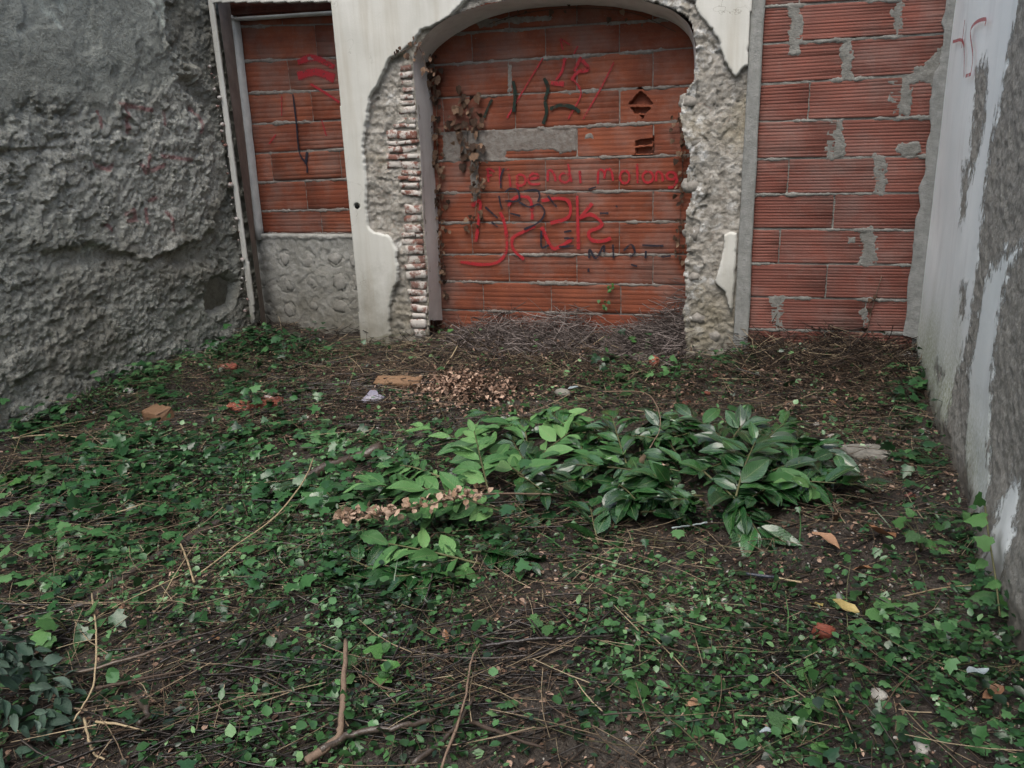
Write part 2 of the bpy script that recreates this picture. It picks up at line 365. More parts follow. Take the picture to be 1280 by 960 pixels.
M = dict(
    soil=m_ground(), leftwall=m_leftwall(), facade=m_facade(), rightwall=m_rightwall(),
    reveal=m_plaster('white_reveal_plaster', (0.62, 0.61, 0.59), (0.72, 0.71, 0.69), (0.45, 0.43, 0.40)),
    frame=m_plaster('grey_white_frame', (0.42, 0.42, 0.40), (0.54, 0.54, 0.51), (0.30, 0.29, 0.27), 12),
    reveal_brown=m_plaster('stained_reveal', (0.19, 0.15, 0.12), (0.27, 0.22, 0.18), (0.10, 0.075, 0.06), 8),
    cement=m_mortar('cement_band', (0.17, 0.175, 0.165), (0.29, 0.295, 0.28)),
    mortar=m_mortar('mortar', (0.17, 0.16, 0.14), (0.33, 0.31, 0.28)),
    mortar_g=m_mortar('grey_mortar', (0.125, 0.122, 0.108), (0.255, 0.255, 0.235)),
    mortar_r=m_mortar('reddish_mortar', (0.125, 0.10, 0.085), (0.235, 0.225, 0.205)),
    panelcement=m_mortar('pale_cement', (0.24, 0.24, 0.215), (0.42, 0.42, 0.395), 0.75),
    cobble=m_mortar('set_stone', (0.22, 0.215, 0.195), (0.42, 0.415, 0.385), 0.6),
    brick=m_brick('hollow_brick', (0.170, 0.048, 0.025), (0.225, 0.070, 0.036), (0.125, 0.042, 0.028)),
    brick_p=m_brick('pink_hollow_brick', (0.165, 0.058, 0.043), (0.21, 0.080, 0.060), (0.16, 0.078, 0.064), 0.45),
    brick_old=m_brick('old_brick', (0.17, 0.072, 0.052), (0.23, 0.115, 0.09), (0.14, 0.075, 0.058), 0.3, 0.6),
    brick_dark=m_brick('broken_cell', (0.10, 0.03, 0.02), (0.12, 0.035, 0.022), (0.06, 0.02, 0.015)),
    rubble=m_brick('red_rubble', (0.19, 0.05, 0.033), (0.25, 0.08, 0.05), (0.10, 0.045, 0.033), 0.2, 0.1),
    stone=m_mortar('pale_stone', (0.26, 0.25, 0.22), (0.52, 0.50, 0.46)),
    g_red=m_spray('red_spray', (0.33, 0.016, 0.024), 0.8), g_redl=m_spray('thin_red_spray', (0.33, 0.02, 0.03), 0.75, 0.45),
    g_blk=m_spray('black_spray', (0.012, 0.013, 0.022), 0.95, 0.2), g_grn=m_spray('green_black_spray', (0.006, 0.018, 0.012), 0.95, 0.15),
    laurel=m_leaf('glossy_laurel', [(0.0, (0.007, 0.030, 0.008)), (0.5, (0.013, 0.058, 0.014)), (1.0, (0.032, 0.105, 0.026))], 0.24, 0.5, obj=True, coat=0.65),
    laurel_l=m_leaf('matt_laurel', [(0.0, (0.030, 0.095, 0.028)), (0.5, (0.060, 0.155, 0.045)), (1.0, (0.12, 0.24, 0.08))], 0.45, 0.35, obj=True),
    cover=m_leaf('ground_cover_leaf', [(0.0, (0.008, 0.024, 0.009)), (0.45, (0.028, 0.084, 0.024)), (0.8, (0.065, 0.16, 0.055)), (1.0, (0.14, 0.25, 0.11))], 0.36, 0.45, vein=False),
    ivy=m_leaf('ivy_leaf', [(0.0, (0.009, 0.032, 0.012)), (0.5, (0.022, 0.072, 0.024)), (0.8, (0.042, 0.115, 0.038)), (1.0, (0.085, 0.18, 0.07))], 0.30, 0.38, vein=False),
    weed=m_leaf('bright_weed', [(0.0, (0.018, 0.060, 0.014)), (1.0, (0.065, 0.17, 0.04))], 0.38, 0.45, vein=False, obj=True),
    mound=m_leaf('grey_green_leaf', [(0.0, (0.012, 0.034, 0.02)), (0.6, (0.035, 0.075, 0.048)), (1.0, (0.10, 0.15, 0.115))], 0.45, 0.4, vein=False, obj=True),
    stem=m_tint('stem', [(0.0, (0.05, 0.045, 0.02)), (1.0, (0.11, 0.11, 0.05))], 0.6, obj=True),
    twig=m_tint('litter_twig', [(0.0, (0.016, 0.012, 0.009)), (0.45, (0.048, 0.033, 0.024)), (0.75, (0.12, 0.085, 0.055)), (1.0, (0.36, 0.29, 0.19))], 0.65),
    greytwig=m_tint('dry_grey_twig', [(0.0, (0.05, 0.04, 0.036)), (0.5, (0.14, 0.115, 0.105)), (1.0, (0.32, 0.275, 0.255))], 0.8),
    vineleaf=m_tint('withered_leaf', [(0.0, (0.035, 0.022, 0.015)), (0.6, (0.09, 0.05, 0.03)), (1.0, (0.22, 0.14, 0.09))], 0.7, obj=True),
    oldconcrete=m_mortar('old_concrete', (0.13, 0.125, 0.105), (0.30, 0.285, 0.25)),
    straw=m_tint('straw', [(0.0, (0.20, 0.15, 0.085)), (1.0, (0.40, 0.32, 0.20))], 0.6, obj=True),
    wet=m_tint('wet_dark_wood', [(0.0, (0.014, 0.012, 0.011)), (0.6, (0.04, 0.032, 0.027)), (1.0, (0.10, 0.075, 0.055))], 0.35, 0.5, obj=True),
    ivystem=m_tint('ivy_runner', [(0.0, (0.03, 0.03, 0.014)), (0.6, (0.075, 0.07, 0.035)), (1.0, (0.15, 0.16, 0.08))], 0.55),
    wetstuff=m_tint('wet_dark_stems', [(0.0, (0.012, 0.010, 0.009)), (0.7, (0.04, 0.032, 0.028)), (1.0, (0.12, 0.10, 0.085))], 0.4, 0.5),
    bark=m_tint('brown_bark', [(0.0, (0.025, 0.018, 0.013)), (0.6, (0.07, 0.048, 0.035)), (1.0, (0.20, 0.14, 0.10))], 0.7, obj=True),
    deadleaf=m_tint('dead_leaf', [(0.0, (0.07, 0.04, 0.022)), (0.5, (0.19, 0.10, 0.055)), (1.0, (0.34, 0.20, 0.12))], 0.55, obj=True),
    deadheap=m_tint('dry_leaf_heap', [(0.0, (0.06, 0.036, 0.023)), (0.5, (0.21, 0.13, 0.09)), (1.0, (0.44, 0.31, 0.23))], 0.6),
    tan=m_tint('tan_petal', [(0.0, (0.30, 0.19, 0.12)), (1.0, (0.60, 0.44, 0.33))], 0.6, obj=True),
    wood=m_tint('weathered_board', [(0.0, (0.09, 0.05, 0.028)), (1.0, (0.21, 0.125, 0.07))], 0.7, obj=True),
    yellow=m_tint('yellowing_leaf', [(0.0, (0.28, 0.22, 0.06)), (1.0, (0.38, 0.30, 0.12))], 0.5, obj=True),
    orange=m_tint('orange_leaf', [(0.0, (0.20, 0.095, 0.045)), (1.0, (0.33, 0.17, 0.08))], 0.4, 0.5, obj=True),
    paleleaf=m_tint('pale_leaf', [(0.0, (0.24, 0.29, 0.30)), (1.0, (0.36, 0.42, 0.43))], 0.3, 0.5, obj=True),
    lilac=m_tint('glazed_shard', [(0.0, (0.16, 0.15, 0.19)), (1.0, (0.28, 0.27, 0.33))], 0.3, 0.5, obj=True),
    hole_shade=m_tint('hole_shade_black', [(0.0, (0.008, 0.008, 0.008)), (1.0, (0.012, 0.012, 0.012))], 0.9, 0.1, obj=True),
    plastic=m_tint('dark_blue_plastic', [(0.0, (0.02, 0.025, 0.035)), (1.0, (0.05, 0.06, 0.08))], 0.3, 0.5, obj=True),
)

# ------------------------------------------------------------------ ground
xs = np.concatenate([[-120, -40, -15, -8, -5.5, -4.6], np.arange(-4.2, 1.0, 0.02), [1.3, 2, 4, 10, 40, 120]])
ys = np.concatenate([[-120, -40, -15, -6, -3, -1.5, -0.6, 0, 0.3], np.arange(0.5, 5.7, 0.02), [6, 8, 15, 40, 120]])
X, Y = np.meshgrid(xs, ys)
Z = zg(X, Y) + np.where((np.abs(X + 1.6) < 2.7) & (Y > .45) & (Y < 5.7), 0.010 * ridge(X * 16, Y * 16, 21, 3) + 0.006 * fbm(X * 28, Y * 28, 4, 2), 0)
o = link('ground', mesh('ground', np.stack([X, Y, Z], -1).reshape(-1, 3), grid_faces(len(xs), len(ys)), M['soil'], True)); struct(o)

# ------------------------------------------------------------------ left wall (x = -3.95)
LX = -3.95
def plx(pts): return [tuple(P(a, b, X=LX)[[1, 2]]) for a, b in pts]
ys = np.concatenate([np.arange(-6, 1.6, 0.1), np.arange(1.6, 5.49, 0.009), [5.5]]); zs = np.concatenate([np.arange(-0.45, 2.75, 0.009), np.arange(2.75, 4.2, 0.08)])  # unseen stretch behind the camera and extra height added to cut low frontal light
Yg, Zg = np.meshgrid(ys, zs)
wob = 0.03 * fbm(Yg * 5, Zg * 5, 31, 4) + 0.012 * fbm(Yg * 22, Zg * 22, 36, 3)
slab = sdist(Yg, Zg, plx([(-300, -120), (203, -120), (206, 0), (214, 55), (248, 88), (240, 118), (262, 140), (280, 180), (290, 232), (277, 262), (268, 287), (228, 308), (180, 322), (110, 306), (40, 320), (-200, 330)])) + wob
smoothz = sdist(Yg, Zg, plx([(-300, -160), (203, -160), (206, 0), (212, 60), (220, 95), (190, 120), (130, 135), (60, 128), (-40, 150), (-300, 160)])) + wob * 1.5
low = sdist(Yg, Zg, plx([(-300, 340), (60, 330), (150, 318), (230, 330), (275, 330), (262, 370), (215, 400), (240, 440), (120, 500), (-40, 560), (-300, 700)])) + wob
corner = sdist(Yg, Zg, plx([(206, -160), (262, -160), (270, 60), (285, 180), (300, 300), (310, 400), (255, 445), (262, 372), (282, 330), (275, 262), (292, 230), (280, 180), (262, 140), (240, 118), (250, 88), (214, 55)]))
cav = sdist(Yg, Zg, plx([(268, 352), (290, 340), (305, 352), (300, 385), (270, 395), (262, 380)])) + wob * .5
cav2 = sdist(Yg, Zg, plx([(225, 92), (244, 98), (246, 118), (228, 116)])) + wob * .4
slabm = sstep(-0.008, 0.012, slab); sm = sstep(-0.05, 0.07, smoothz)
fade = sstep(P(20, 320, X=LX)[1], P(140, 320, X=LX)[1], Yg + 0.3 * fbm(Yg * 3, Zg * 3, 57, 3))
slabm = np.where(Zg < 1.3, 0.35 + (slabm - 0.35) * fade, slabm)
dx = 0.045 * slabm + 0.024 * sstep(-0.01, 0.05, low) * fade - 0.09 * sstep(-0.02, 0.04, cav) - 0.05 * sstep(-0.02, .03, cav2)
w1, w2, wid = worley(Yg * 7 + 0.8 * fbm(Yg * 9, Zg * 9, 3), Zg * 9 + 0.8 * fbm(Yg * 9, Zg * 9, 5), 77)
def terr(a, sharp=0.25):
    k = np.floor(a); t = a - k; return k + sstep(0.5 - sharp, 0.5 + sharp, t)
wa = fbm(Yg * 2.4, Zg * 3.4, 41, 6, .58)
wy_ = 0.35 * fbm(Yg * 14, Zg * 14, 43, 4, .65); wz_ = 0.35 * fbm(Yg * 14, Zg * 14, 44, 4, .65)
pat = sstep(-.3, .4, fbm(Yg * 2.1, Zg * 2.1, 46, 3))
rough = 0.014 * wa + 0.024 * facets(Yg * 5 + wy_, Zg * 8 + wz_, 301) + (0.006 + .016 * pat) * facets(Yg * 13 + wy_ * 1.5, Zg * 19 + wz_ * 1.5, 311) + (.004 + .008 * (1 - pat)) * facets(Yg * 30, Zg * 36, 321) + 0.005 * fbm(Yg * 40, Zg * 40, 51, 3, .75) - 0.022 * sstep(.62, .85, fbm(Yg * 5, Zg * 6, 55, 5, .6))
dx += 0.8 * rough * (1 - 0.8 * sm) + 0.012 * sm * fbm(Yg * 2.2, Zg * 2.2, 61, 3)
dx += np.where(sm > 0.4, -0.010 * sstep(0.15, 0.3, fbm(Yg * 4, Zg * 4, 71, 4)), 0)
Xg = LX - 0.045 + dx
Xg = np.where(Yg > 5.05, np.minimum(Xg, LX + .02 + 0.015 * fbm(Yg * 20, Zg * 9, 5, 3)), Xg)
red = np.zeros_like(Yg); white = np.zeros_like(Yg)
def stroke_mask(dst, strokes, width, mk):
    for s in strokes:
        p = np.array(mk(s))
        for a, b in zip(p[:-1], p[1:]):
            e = b - a; L = e @ e + 1e-9; t = np.clip(((Yg - a[0]) * e[0] + (Zg - a[1]) * e[1]) / L, 0, 1)
            dd = np.hypot(Yg - a[0] - t * e[0], Zg - a[1] - t * e[1]); np.maximum(dst, 1 - sstep(width * 0.5, width, dd), out=dst)
stroke_mask(red, [[(158, 268), (166, 262), (170, 274), (160, 276)], [(182, 262), (184, 278)], [(208, 265), (214, 275), (216, 288)], [(175, 205), (182, 216), (196, 210), (205, 206)],
                  [(120, 205), (135, 212), (142, 206)], [(158, 135), (162, 165)], [(240, 135), (252, 150), (250, 165)], [(205, 140), (206, 155)], [(185, 195), (182, 215)], [(125, 140), (126, 158)], [(200, 195), (240, 200)],
                  [(150, 130), (190, 138)], [(135, 280), (142, 288)], [(188, 250), (196, 248)]], 0.018, plx)
red *= 0.7
stroke_mask(white, [[(52, 0), (58, 14), (68, 18), (76, 34)], [(75, -4), (80, 12)], [(188, -5), (196, 12), (206, 32)], [(200, -5), (206, 14)], [(112, 312), (128, 307)]], 0.024, plx)
pale = sstep(-0.05, 0.12, sdist(Yg, Zg, plx([(-100, 190), (60, 150), (130, 130), (200, 118), (240, 125), (270, 180), (280, 230), (262, 280), (200, 315), (110, 290), (0, 270), (-100, 280)])) + 4 * wob)
dark_tone = np.clip(0.25 * sstep(0.0, 0.05, cav) + 0.5 * sstep(-0.02, 0.05, corner) * sstep(1.4, 1.9, Zg) + 0.42 * sstep(0.0, 0.5, fbm(Yg * 1.1 + 4, Zg * 1.6, 91, 4)) * sm * sstep(1.9, 1.3, np.abs(Zg - 1.2)), 0, 1)  # darker cavity, dark grey cement in the upper corner, smoke patches
V = np.stack([Xg, Yg, Zg], -1).reshape(-1, 3)
wall_l = thing('rubble_wall', 'tall rough grey wall with crumbling render and faint red scribbles, left of the yard', 'wall', (LX, 3, -0.17))
link('wall_face', mesh('wall_face', V - np.array(wall_l.location), grid_faces(len(ys), len(zs)), M['leftwall'], True, {'layer': (sm * 0.9).ravel(), 'red': red.ravel(), 'dark_tone': dark_tone.ravel(), 'white': white.ravel(), 'pale': pale.ravel()}), wall_l)
bx = np.array([[LX - .35, -6, -.45], [LX - .12, -6, -.45], [LX - .12, 5.5, -.45], [LX - .35, 5.5, -.45]]); bx = np.vstack([bx, bx + (0, 0, 4.6)])
BOX = [(0, 3, 2, 1), (4, 5, 6, 7), (0, 1, 5, 4), (1, 2, 6, 5), (2, 3, 7, 6), (3, 0, 4, 7)]
link('wall_core', mesh('wall_core', bx - np.array(wall_l.location), BOX, M['stone']), wall_l)

# ------------------------------------------------------------------ right wall (x = 0.675)
RX = 0.675
def prx(pts): return [tuple(P(a, b, X=RX)[[1, 2]]) for a, b in pts]
ys = np.concatenate([np.arange(-6, 1.5, 0.1), np.arange(1.5, 5.17, 0.011), [5.19]]); zs = np.concatenate([np.arange(-0.45, 2.6, 0.009), np.arange(2.6, 4.2, 0.08)])  # also lengthened unseen behind the camera and raised, to darken the yard
Yg, Zg = np.meshgrid(ys, zs)
wob = 0.05 * fbm(Yg * 4, Zg * 1.6, 131, 4) + 0.03 * fbm(Yg * 14, Zg * 4, 136, 4)
p1 = sdist(Yg, Zg, prx([(1196, -200), (1290, -60), (1276, 0), (1262, 60), (1255, 120), (1240, 190), (1230, 260), (1222, 320), (1212, 400), (1204, 440), (1196, 480), (1190, 540), (1175, 545), (1140, 470), (1140, 430), (1165, 250)])) + wob
p2 = sdist(Yg, Zg, prx([(1282, 305), (1262, 340), (1250, 400), (1240, 470), (1238, 560), (1240, 640), (1216, 650), (1205, 560), (1212, 470), (1222, 420), (1232, 360), (1245, 330)])) + wob * .8
p3 = sdist(Yg, Zg, prx([(1265, 600), (1276, 610), (1270, 700), (1258, 770), (1244, 720), (1250, 640)])) + wob * .8
g1 = sdist(Yg, Zg, prx([(1222, 90), (1236, 70), (1232, 150), (1220, 210), (1212, 240), (1216, 170)])) + wob * .6
g2 = sdist(Yg, Zg, prx([(1205, 210), (1212, 205), (1208, 270), (1201, 280)])) + wob * .4
g3 = sdist(Yg, Zg, prx([(1203, 358), (1210, 360), (1207, 390), (1201, 396)])) + wob * .15
g4 = sdist(Yg, Zg, prx([(1168, 453), (1180, 470), (1174, 478), (1167, 462)])) + wob * .1
paint = np.maximum(np.maximum(p1, p2), p3 - 0.01); paint = np.minimum(paint, -np.maximum(np.maximum(g1, g2), np.maximum(g3, g4)))
beyond = sstep(1.62, 1.5, Yg) * 0.3
pm = np.clip(0.5 + paint * 2.2, 0, 1)
Xr = RX - 0.002 * sstep(-0.02, 0.02, paint) - 0.006 * fbm(Yg * 1.5, Zg * 1.5, 141, 3) - 0.004 * fbm(Yg * 30, Zg * 30, 145, 3) * (paint < 0)
Xr = Xr - 0.05 * sstep(0.25, -0.25, Zg + 0.05 * fbm(Yg * 3, Zg * 3, 151)) * (0.6 + 0.6 * fbm(Yg * 2.2, Zg * 2.2, 155, 3)) * sstep(4.6, 3.6, Yg)
algae = sstep(0.55, 0.0, Zg + 0.12 * fbm(Yg * 3, Zg * 2, 161)) * sstep(2.6, 3.6, Yg); soilm = sstep(0.02, -0.12, Zg + 0.06 * fbm(Yg * 9, Zg * 9, 165))
V = np.stack([Xr, Yg, Zg], -1).reshape(-1, 3)
wall_r = thing('painted_wall', 'tall grey cement wall with flaking pale blue-white paint, right of the yard', 'wall', (RX, 3, -0.17))
link('wall_face', mesh('wall_face', V - np.array(wall_r.location), grid_faces(len(ys), len(zs))[:, ::-1], M['rightwall'], True, {'paint': pm.ravel(), 'algae': algae.ravel(), 'soil': soilm.ravel()}), wall_r)
bx = np.array([[RX + .06, -6, -.45], [RX + .3, -6, -.45], [RX + .3, 5.5, -.45], [RX + .06, 5.5, -.45]]); bx = np.vstack([bx, bx + (0, 0, 4.6)])
link('wall_core', mesh('wall_core', bx - np.array(wall_r.location), BOX, M['cement']), wall_r)

# ------------------------------------------------------------------ facade with pillars and arch (front at y = 5.12)
FY, BY, RYB = 5.12, 5.45, 5.165
def pf(pts, Y=FY): return [tuple(P(a, b, Y=Y)[[0, 2]]) for a, b in pts]
rev_f = [(536, 400), (536, 383), (535, 335), (530, 287), (527, 215), (522, 144), (517, 90), (517, 70), (526, 53), (543, 34), (567, 20), (604, 7), (650, -1), (717, -5), (780, -3), (829, 8), (850, 19), (862, 32), (868, 50), (871, 80), (870, 118)]
rev_b = [(555, 400), (554, 374), (552, 311), (548, 249), (544, 192), (543, 134), (537, 90), (537, 78), (548, 62), (571, 45), (604, 28), (647, 15), (717, 8), (773, 10), (815, 20), (843, 31), (858, 43), (866, 56), (868, 75), (868, 95), (866, 122)]
arch_open = [(535, 520), (534, 383), (533, 335), (528, 287), (525, 215), (520, 144), (515, 90), (515, 70), (524, 52), (542, 32), (566, 18), (604, 4), (650, -4), (717, -8), (780, -6), (829, 5), (852, 17), (864, 32), (868, 60), (866, 98), (851, 124), (849, 145), (853, 165), (862, 197), (855, 215), (856, 226), (864, 240), (858, 262), (855, 290), (857, 320), (853, 349), (856, 372), (852, 394), (857, 420), (856, 520)]
xs = np.arange(-3.93, 0.68, 0.0075); zs = np.concatenate([np.arange(-0.45, 2.4, 0.0075), np.arange(2.4, 2.75, 0.06)])
Xg, Zg = np.meshgrid(xs, zs)
wob = 0.012 * fbm(Xg * 9, Zg * 9, 231, 4) + 0.006 * fbm(Xg * 40, Zg * 40, 236, 3)
left_open = sdist(Xg, Zg, pf([(266, 4), (317, 380), (321, 520), (458, 520), (452, 440), (444, 345), (430, 190), (413, 3)]))
right_open = sdist(Xg, Zg, [(P(940, -80, Y=FY)[0], 2.35), (P(940, 0, Y=FY)[0], P(940, 0, Y=FY)[2]), (P(917, 430, Y=FY)[0], P(917, 430, Y=FY)[2]), (P(910, 520, Y=FY)[0], -1), (1.2, -1), (1.2, 2.35)])
ao = sdist(Xg, Zg, pf(arch_open)) + wob * sstep(-1.2, -0.9, Xg) * 0.6
opening = np.maximum(np.maximum(left_open, right_open), ao)
pl_l = sdist(Xg, Zg, pf([(200, -260), (700, -260), (640, -30), (600, -8), (582, 0), (563, 20), (540, 32), (525, 37), (515, 53), (500, 66), (486, 74), (472, 101), (462, 122), (457, 139), (454, 182), (457, 225), (456, 262), (460, 282), (467, 291), (485, 295), (493, 311), (497, 335), (498, 352), (491, 364), (486, 383), (487, 422), (489, 520), (430, 520), (430, 300), (300, 420), (200, 400)]))
pl_r = sdist(Xg, Zg, pf([(640, -260), (1260, -260), (1260, -60), (945, -60), (940, 20), (935, 84), (931, 83), (920, 95), (912, 86), (906, 72), (899, 56), (892, 43), (884, 30), (877, 19), (868, 0), (840, -9), (720, -16), (640, -20)]))
chip = sdist(Xg, Zg, pf([(904, 294), (912, 290), (921, 291), (920, 330), (917, 365), (914, 394), (909, 380), (905, 365), (894, 355), (899, 332), (905, 310)])) + wob * .3
pls = np.maximum(np.maximum(pl_l, pl_r) + wob * .8, chip)
cem = sdist(Xg, Zg, pf([(440, 430), (462, 420), (475, 424), (484, 415), (490, 425), (492, 520), (440, 520)])) + wob
pm = sstep(-0.004, 0.004, pls)
w1, w2, wid = worley(Xg * 13 + 0.35 * fbm(Xg * 11, Zg * 11, 7), Zg * 15 + .35 * fbm(Xg * 11, Zg * 11, 9), 277)
lum = np.clip(w2 - w1, 0, 0.5) / 0.5
nearR = sstep(-0.16, -0.02, ao) * sstep(-1.15, -0.95, Xg)
mt = fbm(Xg * 5, Zg * 5, 241, 5, .6)
mrough = 0.016 * mt + 0.010 * terr(mt * 3 + .5 * fbm(Xg * 18, Zg * 18, 243, 3), .12) + 0.009 * (sstep(0, 0.45, lum) - 0.55) * wid + 0.009 * fbm(Xg * 38, Zg * 38, 245, 4, .65)
strips = 0.010 * np.sin(Zg * 2 * math.pi / 0.058 + 1.5 * fbm(Xg * 3, Zg * 2, 249)) * sstep(-1.9, -2.1, Xg)
recess = 0.042 + np.where(Xg < -1.8, mrough * 0.3 + strips * 0.2 + .011 * facets(Xg * 15 + mt * .5, Zg * 22 + mt * .5, 351) + .006 * facets(Xg * 42, Zg * 42, 361), mrough * 0.22 + (.010 + .012 * nearR) * facets(Xg * 16 + mt * .5, Zg * 16 + mt, 331) + .007 * facets(Xg * 42, Zg * 42, 341) - 0.022 * nearR)
Yg = FY + (1 - pm) * np.maximum(recess, -0.03) - 0.004 * fbm(Xg * 2.4, Zg * 2.4, 251, 4)
hole = 0.6 * np.hypot(Xg - P(446, 258, Y=FY)[0], Zg - P(446, 258, Y=FY)[2]); Yg = Yg + 0.22 * sstep(0.0125, 0.009, hole)
keep = (opening <= 0)
kf = ((opening[:-1, :-1] <= 0).astype(int) + (opening[1:, :-1] <= 0) + (opening[:-1, 1:] <= 0) + (opening[1:, 1:] <= 0)) == 4
V = np.stack([Xg, Yg, Zg], -1).reshape(-1, 3)
att = {'plaster': pm.ravel(), 'cement': np.clip(0.5 + cem * 8, 0, 1).ravel(), 'lump': (0.65 * np.clip(0.5 + recess * -6 + lum * 0.5, 0, 1) + 0.35 * wid + 0.45 * nearR * (fbm(Xg * 7, Zg * 7, 371, 3) > -.15)).ravel()}
Ff = grid_faces(len(xs), len(zs), kf)
# thickness behind every cut edge
ed = np.concatenate([Ff[:, [0, 1]], Ff[:, [1, 2]], Ff[:, [2, 3]], Ff[:, [3, 0]]]); key = np.sort(ed, 1); _, ix, ct = np.unique(key, axis=0, return_index=True, return_counts=True)
be = ed[ix[ct == 1]]; nV = len(V); bv = np.unique(be); back = V[bv].copy(); back[:, 1] = np.where(back[:, 0] > -1.05, 5.56, np.maximum(back[:, 1] + .012, FY + .05)); back[:, 1] = np.where(back[:, 0] < -3.6, FY + .02, back[:, 1])
remap = np.full(nV, -1); remap[bv] = nV + np.arange(len(bv))
sk = np.stack([be[:, 1], be[:, 0], remap[be[:, 0]], remap[be[:, 1]]], -1)
V2 = np.vstack([V, back]); att = {k: np.concatenate([a, (a[bv] * 0 if k == 'plaster' else a[bv])]) for k, a in att.items()}
V2, Fc, att = compact(V2, np.vstack([Ff, sk]), att)
fac = thing('plaster_facade', 'cream plastered wall with broken edges round a bricked-up arch, across the back', 'wall', (-1.5, FY, -0.17))
FO = np.array(fac.location)
link('wall_face', mesh('wall_face', V2 - FO, Fc, M['facade'], True, att), fac)
A = smooth_line([P(a, b, Y=FY + .02) for a, b in rev_f], 5); B = smooth_line([P(a, b, Y=BY + .04) for a, b in rev_b], 5)
rows = [A + (B - A) * t + 0.004 * np.c_[fbm(A[:, 0] * 9, A[:, 2] * 9 + t * 7, 5), np.zeros(len(A)), fbm(A[:, 0] * 7, A[:, 2] * 8 + t * 5, 6)] for t in np.linspace(0, 1, 7)]
link('arch_reveal', mesh('arch_reveal', np.vstack(rows) - FO, grid_faces(len(A), 7), M['reveal'], True), fac)
q = P(446, 258, Y=FY - .003); Vb, Fb = tube([q + [0, 0, 0], q + [0, .004, 0], q + [0, .012, 0]], [.016, .0165, .012], 12, .08)  # solid black plug over the hole; its inner darkness is painted on
link('hole_shade_plug', mesh('hole_shade_plug', Vb - FO, Fb, M['hole_shade']), fac)
# thin old bricks exposed on the left pillar
def brick_mesh(x0, x1, za, zb, yf, depth, ribs=0, ribd=0.002, jit=0.002, seed=0, cols=2):
    """za(x), zb(x): bottom and top edge; front face with ribs; returns V, F in world axes"""
    rg = np.random.default_rng(seed); us = np.linspace(0, 1, cols); V = []; F = []
    if ribs:
        vs = [0.0]; ds = [0.003]
        for i in range(ribs):
            a = (i + 0.06) / ribs; b = (i + 0.80) / ribs; vs += [a, b]; ds += [0, 0]
            if i < ribs - 1: vs += [b + .05 / ribs, (i + 1) / ribs + .01 / ribs]; ds += [ribd, ribd]
        vs += [1.0]; ds += [0.003]
    else: vs = [0, 0.05, 0.5, 0.95, 1]; ds = [0.004, 0, 0.0015, 0, 0.004]
    n = len(vs); jl = rg.uniform(-1, 1, (cols, n)) * jit
    for i, u in enumerate(us):
        x = x0 + (x1 - x0) * u
        for j, v in enumerate(vs):
            z = za(x) + (zb(x) - za(x)) * v
            V.append((x + jl[i, j] * (u in (0, 1)), yf + ds[j] + jl[i, j] * 0.3, z + (jl[i, j] if j in (0, n - 1) else 0)))
    for i in range(cols - 1):
        for j in range(n - 1): F.append((i * n + j, (i + 1) * n + j, (i + 1) * n + j + 1, i * n + j + 1))
    k = len(V)
    for i in range(cols):
        for j in range(n): V.append((V[i * n + j][0], yf + depth, V[i * n + j][2]))
    for i in range(cols - 1):
        F.append((i * n, k + i * n, k + (i + 1) * n, (i + 1) * n)); F.append((i * n + n - 1, (i + 1) * n + n - 1, k + (i + 1) * n + n - 1, k + i * n + n - 1))
    F.append(tuple(range(n)) + tuple(k + j for j in range(n))[::-1]); m = (cols - 1) * n
    F.append(tuple(m + j for j in range(n))[::-1] + tuple(k + m + j for j in range(n)))
    return np.array(V), F
edge_l = [(75, 503), (150, 496), (158, 484), (206, 484), (208, 500), (240, 503), (290, 503), (335, 508), (383, 514), (420, 517)]
edge_r = [(75, 516), (144, 521), (215, 526), (287, 529), (335, 534), (383, 535), (420, 534)]
y = 80.0; k = 0
while y < 418:
    hpx = random.uniform(6.0, 11.5)
    xl = np.interp(y, *zip(*edge_l)) + random.uniform(-3, 4); xr = np.interp(y, *zip(*edge_r)) - random.uniform(0.3, 3)
    cuts = [xl, xr] if xr - xl < 26 else [xl, xl + random.uniform(12, 20), xr]
    for a, b in zip(cuts[:-1], cuts[1:]):
        if random.random() < 0.05: continue
        yf = FY + random.uniform(0.020, 0.038); q0 = P(a, y + hpx, Y=yf); q1 = P(b - 1, y + 0.8, Y=yf)
        tl = random.uniform(-.09, .09)
        Vb, Fb = brick_mesh(q0[0], q1[0], lambda x: q0[2] + tl * (x - q0[0]), lambda x: q1[2] + tl * (x - q0[0]), yf, 0.09, 0, jit=0.0045, seed=900 + k, cols=5)
        link('brick', mesh('brick', Vb - FO, Fb, M['brick_old']), fac); k += 1
    y += hpx + random.uniform(.8, 2.2)
# loose stones showing in the broken right jamb
for k, (a, b, s) in enumerate([(860, 128, 12), (868, 178, 14), (864, 232, 12), (866, 292, 13), (868, 345, 12), (870, 396, 12), (892, 420, 10)]):
    q = P(a, b, Y=FY + 0.055); s = s * 5.0 / F_PX
    Vb, Fb = lump(s * 1.1, s * 0.8, s * random.uniform(.7, 1.0), 300 + k, 0.3, 11, 8)
    Vb = Vb @ rot(0, random.uniform(-.4, .4)).T
    link('stone', mesh('stone', Vb, Fb, M['mortar'], False), fac, q - FO)

